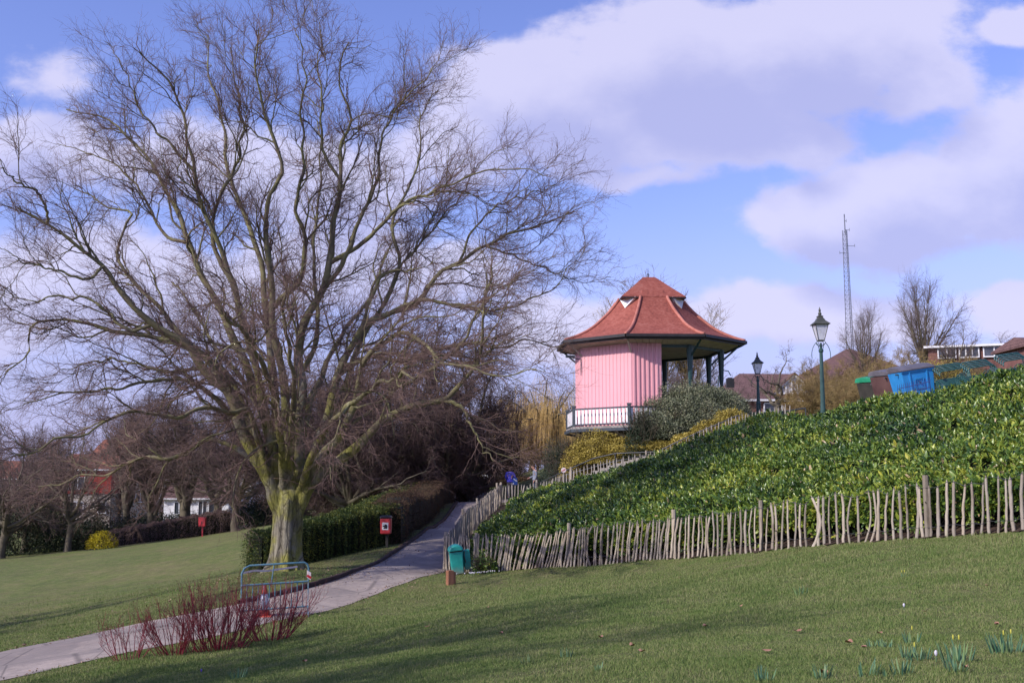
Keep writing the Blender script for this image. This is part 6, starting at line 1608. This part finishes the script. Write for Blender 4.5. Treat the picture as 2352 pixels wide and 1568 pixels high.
def house(name, label, u, D, w, d, hw, hr, wall, roof, rz=0., base_v=None, hip=0., wins=(), upper=None, chim=(), eav=.35, cat='house', z0=None):
    b = on(u, 0, D)
    if base_v is not None: b[2] = W(u, base_v, D)[2]
    e = empty(name, b.tolist(), rz); tag(e, label, cat)
    mb = MB(); mb.box((0, 0, hw / 2 - 1), (w, d, hw + 2)); wl = mb.build('wall', M[wall], e)
    if upper: mb = MB(); mb.box((0, -.06, hw * .5 + hw * .25), (w + .06, d + .1, hw * .48)); mb.build('tile_hanging', M[upper], e)
    hx, hy = w / 2 + eav, d / 2 + eav; rx = hx * (1 - hip)
    v = [(-hx, -hy, hw), (hx, -hy, hw), (hx, hy, hw), (-hx, hy, hw), (-rx, 0, hw + hr), (rx, 0, hw + hr)] + [(-hx, -hy, hw - .15), (hx, -hy, hw - .15), (hx, hy, hw - .15), (-hx, hy, hw - .15)]
    mb = MB(); mb.add(v, [(0, 1, 5, 4), (2, 3, 4, 5), (1, 2, 5), (3, 0, 4), (6, 7, 1, 0), (7, 8, 2, 1), (8, 9, 3, 2), (9, 6, 0, 3), (9, 8, 7, 6)]); rf = mb.build('roof', M[roof], e)
    for (cx, cy, ch) in chim: mb = MB(); mb.box((cx, cy, hw + hr * .6 + ch / 2), (.7, .6, ch + hr * .5)); mb.box((cx, cy, hw + hr * .85 + ch), (.85, .75, .15)); mb.tube([(cx, cy, hw + hr * .85 + ch), (cx, cy, hw + hr * .85 + ch + .45)], .13, 8); mb.build('chimney', M['brick'], rf)
    mb = MB(); mb.beam((-hx, -hy - .04, hw - .06), (hx, -hy - .04, hw - .06), .08, .16); mb.build('fascia', M['white'], e)
    for (x, z, ww, wh, npan) in wins:
        f = MB(); y = -d / 2 - .13; t = .09
        f.box((x, y, z + wh / 2), (ww, .1, t)); f.box((x, y, z - wh / 2), (ww + .1, .16, t))
        for i in range(npan + 1): f.box((x - ww / 2 + ww * i / npan, y - .003, z), (t, .11, wh - t))
        fr = f.build('window', M['white'], e); g_ = MB(); g_.box((x, y + .03, z), (ww - .02, .03, wh - .02)); g_.build('pane', M['winglass'], fr)
    return e
house('tile_hung_house', 'red tile-hung house with pale lower storey at the left beyond the lawn', 215, 135, 5.4, 7, 5.9, 1.9, 'render', 'terracotta', rz=R(6), base_v=1190, wins=[(-1.1, 4.3, 1.5, 1.4, 2), (-1.1, 1.4, 1.5, 1.4, 2), (-3.0 + .6, 4.3, .5, 1.5, 1), (1.8, 1.4, .9, 1.3, 1)], upper='hung', chim=[(1.5, .5, .9)])
house('house', 'long terracotta-roofed house behind the red tile-hung one', 300, 158, 12, 8, 5.5, 4.2, 'render', 'terracotta', rz=R(-8), base_v=1165, hip=.3, wins=[(-3, 3.8, 1.6, 1.3, 3), (1, 3.8, 1.6, 1.3, 3), (4, 3.8, 1.2, 1.3, 2), (-3, 1.3, 1.8, 1.4, 3)], chim=[(-2.5, 0, 1), (3.5, 0, 1)])
house('house', 'house with rust-coloured hipped roof left of the white bungalow', 375, 140, 9, 8, 4.2, 4.4, 'render', 'rooftile', rz=R(10), base_v=1178, hip=.45, wins=[(-2, 2.2, 1.6, 1.4, 3), (2, 2.2, 1.6, 1.4, 3)], chim=[(1.5, 0, 1.2)])
house('bungalow', 'white bungalow with brown roof just beyond the hedge', 463, 118, 6.6, 6, 2.0, 3.2, 'white', 'rooftile', rz=R(4), base_v=1186, hip=.4, wins=[(-1.7, 1.0, 1.0, 1.2, 2), (.7, 1.0, .9, 1.5, 2), (1.7, 1.0, .8, 1.5, 1)], chim=[(2, 0, 1.3)])
house('house', 'brown-roofed house right of the white bungalow, half hidden by trees', 515, 150, 9, 8, 5.0, 3.5, 'white', 'rooftile', base_v=1175, hip=.3, wins=[(-2, 3.6, 1.4, 1.2, 2), (2, 3.6, 1.4, 1.2, 2)], chim=[(-3, 0, 1.6)])
house('house', 'distant terrace roof at the far left edge', 70, 190, 22, 9, 4.2, 3.0, 'brick', 'terracotta', base_v=1155, hip=.1, wins=[(-6, 2.5, 1.4, 1.2, 2), (0, 2.5, 1.4, 1.2, 2), (6, 2.5, 1.4, 1.2, 2)], chim=[(-6, 0, 1), (2, 0, 1), (8, 0, 1)])
house('house', 'white cottage glimpsed at the end of the path', 1085, 135, 6.5, 6, 1.7, 1.2, 'white', 'rooftile', base_v=1100, hip=.2, wins=[(-1.5, .9, 1.1, .9, 2), (1.5, .9, 1.1, .9, 2)])
house('brick_building', 'low brick building with big brown tiled roof behind the farther lamp post', 1760, 96, 9.4, 9, 1.6, 2.6, 'brick', 'rooftile', rz=R(4), base_v=968, hip=.55, wins=[(-.8, .95, 1.5, .7, 1)], cat='building')
house('brick_building', 'large brown pyramid-roofed building behind the twiggy shrubs', 1955, 108, 15, 13, 2.0, 4.2, 'brick', 'rooftile', rz=R(-6), base_v=945, hip=.97, cat='building')
house('long_low_building', 'long low flat-roofed building with a strip of high windows at the right edge', 2296, 88, 10.5, 8, 2.4, .25, 'brick', 'greylid', rz=R(-20), base_v=871, hip=.02, wins=[(-3.9, 1.85, 1.3, .8, 2), (-2.3, 1.85, 1.4, .8, 3), (-.5, 1.85, 1.5, .8, 2), (1.2, 1.85, 1.5, .8, 3), (3, 1.85, 1.5, .8, 2)], cat='building')
house('brick_building', 'reddish tiled roof end at the extreme right behind the bench stacks', 2390, 76, 3.0, 6, 1.6, .7, 'brick', 'rooftile', base_v=850, hip=.1, cat='building')
# white glazed porch
b = on(1828, 0, 92); b[2] = W(1828, 958, 92)[2]; e = empty('glazed_porch', b.tolist()); tag(e, 'white glazed gabled porch between the gnarled tree and the nearer lamp post', 'porch')
w, h, ap = 1.75, 2.0, 3.5
mb = MB()
for i in range(8): x = -w + 2 * w * i / 7; t = 1 - abs(x) / w; mb.box((x, 0, (h + (ap - h) * t) / 2), (.09, .1, h + (ap - h) * t))
for z in (.05, .7, h): mb.beam((-w, -.053, z), (w, -.053, z), .1, .09)
mb.beam((-w - .15, 0, h - .1), (0, 0, ap + .05), .2, .16); mb.beam((w + .15, 0, h - .1), (0, 0, ap + .05), .2, .16); mb.build('frame', M['white'], e)
mb = MB(); mb.add([(-w, .08, 0), (w, .08, 0), (w, .08, h), (0, .08, ap), (-w, .08, h), (-w, .14, 0), (w, .14, 0), (w, .14, h), (0, .14, ap), (-w, .14, h)], [(0, 1, 2, 3, 4), (9, 8, 7, 6, 5), (0, 5, 6, 1), (1, 6, 7, 2), (2, 7, 8, 3), (3, 8, 9, 4), (4, 9, 5, 0)]); mb.build('glass', M['greyfr'], e)
mb = MB()
for sg in (-1, 1): mb.add([(sg * (w + .3), -.2, h - .2), (0, -.2, ap + .15), (0, 3, ap + .15), (sg * (w + .3), 3, h - .2), (sg * (w + .3), -.2, h - .08), (0, -.2, ap + .27), (0, 3, ap + .27), (sg * (w + .3), 3, h - .08)], [(0, 1, 2, 3), (7, 6, 5, 4), (0, 4, 5, 1), (1, 5, 6, 2), (2, 6, 7, 3), (3, 7, 4, 0)])
mb.build('roof', M['rooftile'], e)
# upper-path bench-like dark railing seen over the laurel
for k, (u0, v0, u1, v1, D, lab) in enumerate([(1770, 949, 1850, 937, 50, 'low dark railing just above the laurel hedge left of the nearer lamp post')]):
    p0, p1 = W(u0, v0, D), W(u1, v1, D); e = empty('low_railing', p0.tolist()); tag(e, lab, 'railing'); dv = p1 - p0
    mb = MB(); mb.tube([(0, 0, 0), tuple(dv)], .035, 6); mb.build('rail', M['rail'], e)
    for t in (0.0, .35, .7, 1): q = dv * t; mb = MB(); mb.tube([tuple(q - [0, 0, .9]), tuple(q)], .03, 6); mb.build('rail_post', M['rail'], e)

# ---------------------------------------------------------------- the two walkers
M['skin'] = pmat('skin', [(.52, .28, .2), (.6, .34, .25)], 6, .55); M['jacketb'] = pmat('royal_blue_anorak', [(.05, .05, .38), (.09, .09, .55)], 5, .6, .3)
M['jacketg'] = pmat('grey_blue_fleece', [(.17, .19, .24), (.24, .26, .32)], 6, .9); M['trg'] = pmat('grey_trousers', [(.09, .08, .09), (.15, .14, .15)], 5, .9); M['jeans'] = pmat('dark_jeans', [(.04, .055, .085), (.08, .1, .14)], 5, .9)
M['hairb'] = pmat('dark_brown_hair', [(.025, .014, .01), (.06, .035, .025)], 20, .7); M['bag'] = pmat('blue_bag', [(.03, .08, .28), (.05, .13, .4)], 4, .6); M['shoe'] = pmat('black_shoe', [(.02, .02, .02), (.04, .04, .04)], 4, .5)
def skin_mesh(name, verts, edges, radii, root, mat, parent, sub=1):
    me = bpy.data.meshes.new(name); me.from_pydata([tuple(v) for v in verts], edges, []); me.materials.append(mat)
    o = link(name, me, parent); m = o.modifiers.new('skin', 'SKIN'); m.use_smooth_shade = True
    sv = me.skin_vertices[0].data
    for i, r in enumerate(radii): sv[i].radius = (r, r) if np.isscalar(r) else r; sv[i].use_root = (i == root)
    s = o.modifiers.new('sub', 'SUBSURF'); s.levels = sub; s.render_levels = sub
    return o
def person(loc, rz, label, J, mats, hair_long=False):
    """J: joint positions in a frame where the figure faces -Y"""
    e = empty('person', loc, rz); tag(e, label, 'person')
    V = []; E = []; Rr = []
    def add(p, r, par=None):
        V.append(np.array(p, float)); Rr.append(r)
        if par is not None: E.append((par, len(V) - 1))
        return len(V) - 1
    pel = add(J['pelvis'], .13); wa = add(J['waist'], .125, pel); ch = add(J['chest'], .15, wa); nk0 = add(J['neck0'], .075, ch); nk = add(J['neck'], .052, nk0)
    hd = np.array(J['head']); fw = np.array(J['face']); up = norm(hd - np.array(J['neck']))
    h1_ = add(hd - up * .06, .075, nk); h2_ = add(hd + up * .0, .095, h1_); h3_ = add(hd + up * .07, .085, h2_); add(hd + up * .105, .05, h3_)
    n_ = add(hd + fw * .085 - up * .01, .028, h2_); add(hd + fw * .118 - up * .022, .012, n_); add(hd + fw * .08 - up * .085, .03, h1_)
    for s in ('l', 'r'):
        sh = add(J['sho' + s], .065, ch); el = add(J['elb' + s], .045, sh); wr = add(J['wri' + s], .03, el)
        d = norm(np.array(J['wri' + s]) - np.array(J['elb' + s])); side = norm(np.cross(d, [0.2, 1, .1])); w = np.array(J['wri' + s]); pl = np.cross(side, d)
        pa = add(w + d * .05, .032, wr)
        for k, (off, ln) in enumerate(((-.03, .075), (-.01, .085), (.01, .08), (.03, .062))):
            a1 = add(w + d * .095 + side * off, .0105, pa); a2 = add(w + d * (.095 + ln * .5) + side * off * 1.15 + pl * .012, .009, a1); add(w + d * (.095 + ln * .9) + side * off * 1.2 + pl * .04, .0075, a2)
        t1 = add(w + d * .045 + side * -.045 + pl * .01, .012, pa); add(w + d * .085 + side * -.065 + pl * .03, .009, t1)
        hp_ = add(J['hip' + s], .1, pel); kn = add(J['kne' + s], .062, hp_); an = add(J['ank' + s], .042, kn); add(np.array(J['ank' + s]) + [0, -.06, -.04], .045, an)
    skin_mesh('body', V, E, Rr, 0, mats['skin'], e, 2)
    def chain(name, lst, mat, root=0, sub=1):
        V = []; E = []; R_ = []
        for seq in lst:
            prev = None
            for (p, r) in seq:
                p = np.array(p, float); idx = None
                for i, q in enumerate(V):
                    if np.linalg.norm(q - p) < 1e-6: idx = i
                if idx is None: V.append(p); R_.append(r); idx = len(V) - 1
                if prev is not None and (prev, idx) not in E: E.append((prev, idx))
                prev = idx
        skin_mesh(name, V, E, R_, root, mat, e, sub)
    hem = np.array(J['pelvis']) + [0, 0, -.12]
    chain('jacket', [[(J['waist'], (.19, .15)), (J['chest'], (.21, .165)), (J['neck0'], (.1, .1))], [(J['waist'], (.19, .15)), (J['pelvis'], (.195, .16)), (hem, (.19, .16))]] + [[(J['chest'], (.21, .165)), (J['sho' + s], .095), (J['elb' + s], .072), (J['wri' + s], .052)] for s in 'lr'], mats['jacket'])
    chain('trousers', [[(J['pelvis'], .14)] + [(J['hip' + s], .115), (J['kne' + s], .085), (np.array(J['ank' + s]) + [0, 0, .02], .072)] for s in 'lr'], mats['trousers'])
    for s in 'lr':
        a_ = np.array(J['ank' + s]); mb = MB(); mb.ball(a_ + [0, -.07, -.045], (.05, .14, .045), 10, 6); mb.build('shoe', M['shoe'], e, smooth=True)
    mb = MB(); c = hd + up * .045 - fw * .028; mb.ball(c, (.098, .108, .1), 14, 8)
    if hair_long: mb.ball(c - up * .12 - fw * .03, (.085, .06, .12), 12, 7)
    mb.build('hair', mats['hair'], e, smooth=True)
    sd_ = norm(np.cross(up, fw))
    for k in (-1, 1):
        mb = MB(); mb.ball(hd + fw * .088 + up * .012 + sd_ * .032 * k, .011, 8, 5); mb.build('eye', mats['hair'], e, smooth=True)
        mb = MB(); mb.ball(hd + sd_ * .092 * k - up * .005 - fw * .01, (.014, .025, .034), 8, 5); mb.build('ear', mats['skin'], e, smooth=True)
    mb = MB(); mb.beam(hd + fw * .098 - up * .052 - sd_ * .024, hd + fw * .098 - up * .052 + sd_ * .024, .008, .007); mb.build('mouth', M['redbin'], e)
    return e
# left walker, back to us, head bowed, blue anorak, bag at the right hip
J = dict(pelvis=(0, 0, .95), waist=(0, 0, 1.12), chest=(0, -.02, 1.34), neck0=(0, -.03, 1.47), neck=(0, -.06, 1.53), head=(0, -.13, 1.60), face=norm(np.array([0, -.8, -.6])),
         shol=(-.19, 0, 1.42), elbl=(-.27, .02, 1.14), wril=(-.27, -.06, .9), shor=(.19, 0, 1.42), elbr=(.25, -.02, 1.15), wrir=(.16, -.2, 1.02),
         hipl=(-.09, 0, .9), knel=(-.11, -.01, .5), ankl=(-.12, .02, .09), hipr=(.09, 0, .9), kner=(.11, -.02, .5), ankr=(.12, 0, .09))
b = on(1172, 0, 62.0); p1_ = person((b[0], b[1], b[2] + .06), R(176), 'person in royal blue anorak seen from behind, head bowed, at the foot of the steps', J, dict(skin=M['skin'], jacket=M['jacketb'], trousers=M['trg'], hair=M['hairb']), True)
e = empty('shoulder_bag', (b[0] + .27, b[1] - .14, b[2] + 1.02), R(5)); tag(e, 'blue shoulder bag with white straps hanging at the right hip of the person in blue', 'bag')
mb = MB(); mb.box((0, 0, 0), (.3, .15, .4), taper=.85); mb.build('bag_body', M['bag'], e, bevel=.05)
mb = MB(); mb.beam((-.1, -.09, .16), (.06, -.09, .02), .01, .035); mb.beam((.04, -.09, .12), (.1, -.09, .0), .01, .03); mb.box((-.11, -.085, -.12), (.07, .012, .06)); mb.build('white_trim', M['white'], e)
mb = MB(); mb.tube(catmull(np.array([(0, -.02, .18), (-.14, -.06, .34), (-.32, -.05, .46), (-.4, .1, .46), (-.3, .3, .3), (-.1, .26, .05), (0, .05, .1)]), 24), .014, 5); mb.build('strap', M['navybin'], e)
# right walker in profile facing left, looking down, hand on the rail
J = dict(pelvis=(0, 0, .97), waist=(0, 0, 1.14), chest=(0, -.02, 1.36), neck0=(0, -.04, 1.5), neck=(0, -.08, 1.56), head=(0, -.125, 1.67), face=norm(np.array([0, -.93, -.35])),
         shol=(-.19, 0, 1.44), elbl=(-.22, -.06, 1.16), wril=(-.2, -.3, 1.08), shor=(.19, 0, 1.44), elbr=(.22, .02, 1.16), wrir=(.2, -.1, .93),
         hipl=(-.09, 0, .92), knel=(-.1, -.05, .5), ankl=(-.1, -.02, .09), hipr=(.09, 0, .92), kner=(.1, .02, .5), ankr=(.1, .08, .09))
b = on(1230, 0, 61.2); person((b[0], b[1], b[2] + .06), R(-82), 'dark-haired person in grey-blue fleece looking down beside the handrail', J, dict(skin=M['skin'], jacket=M['jacketg'], trousers=M['jeans'], hair=M['hairb']))
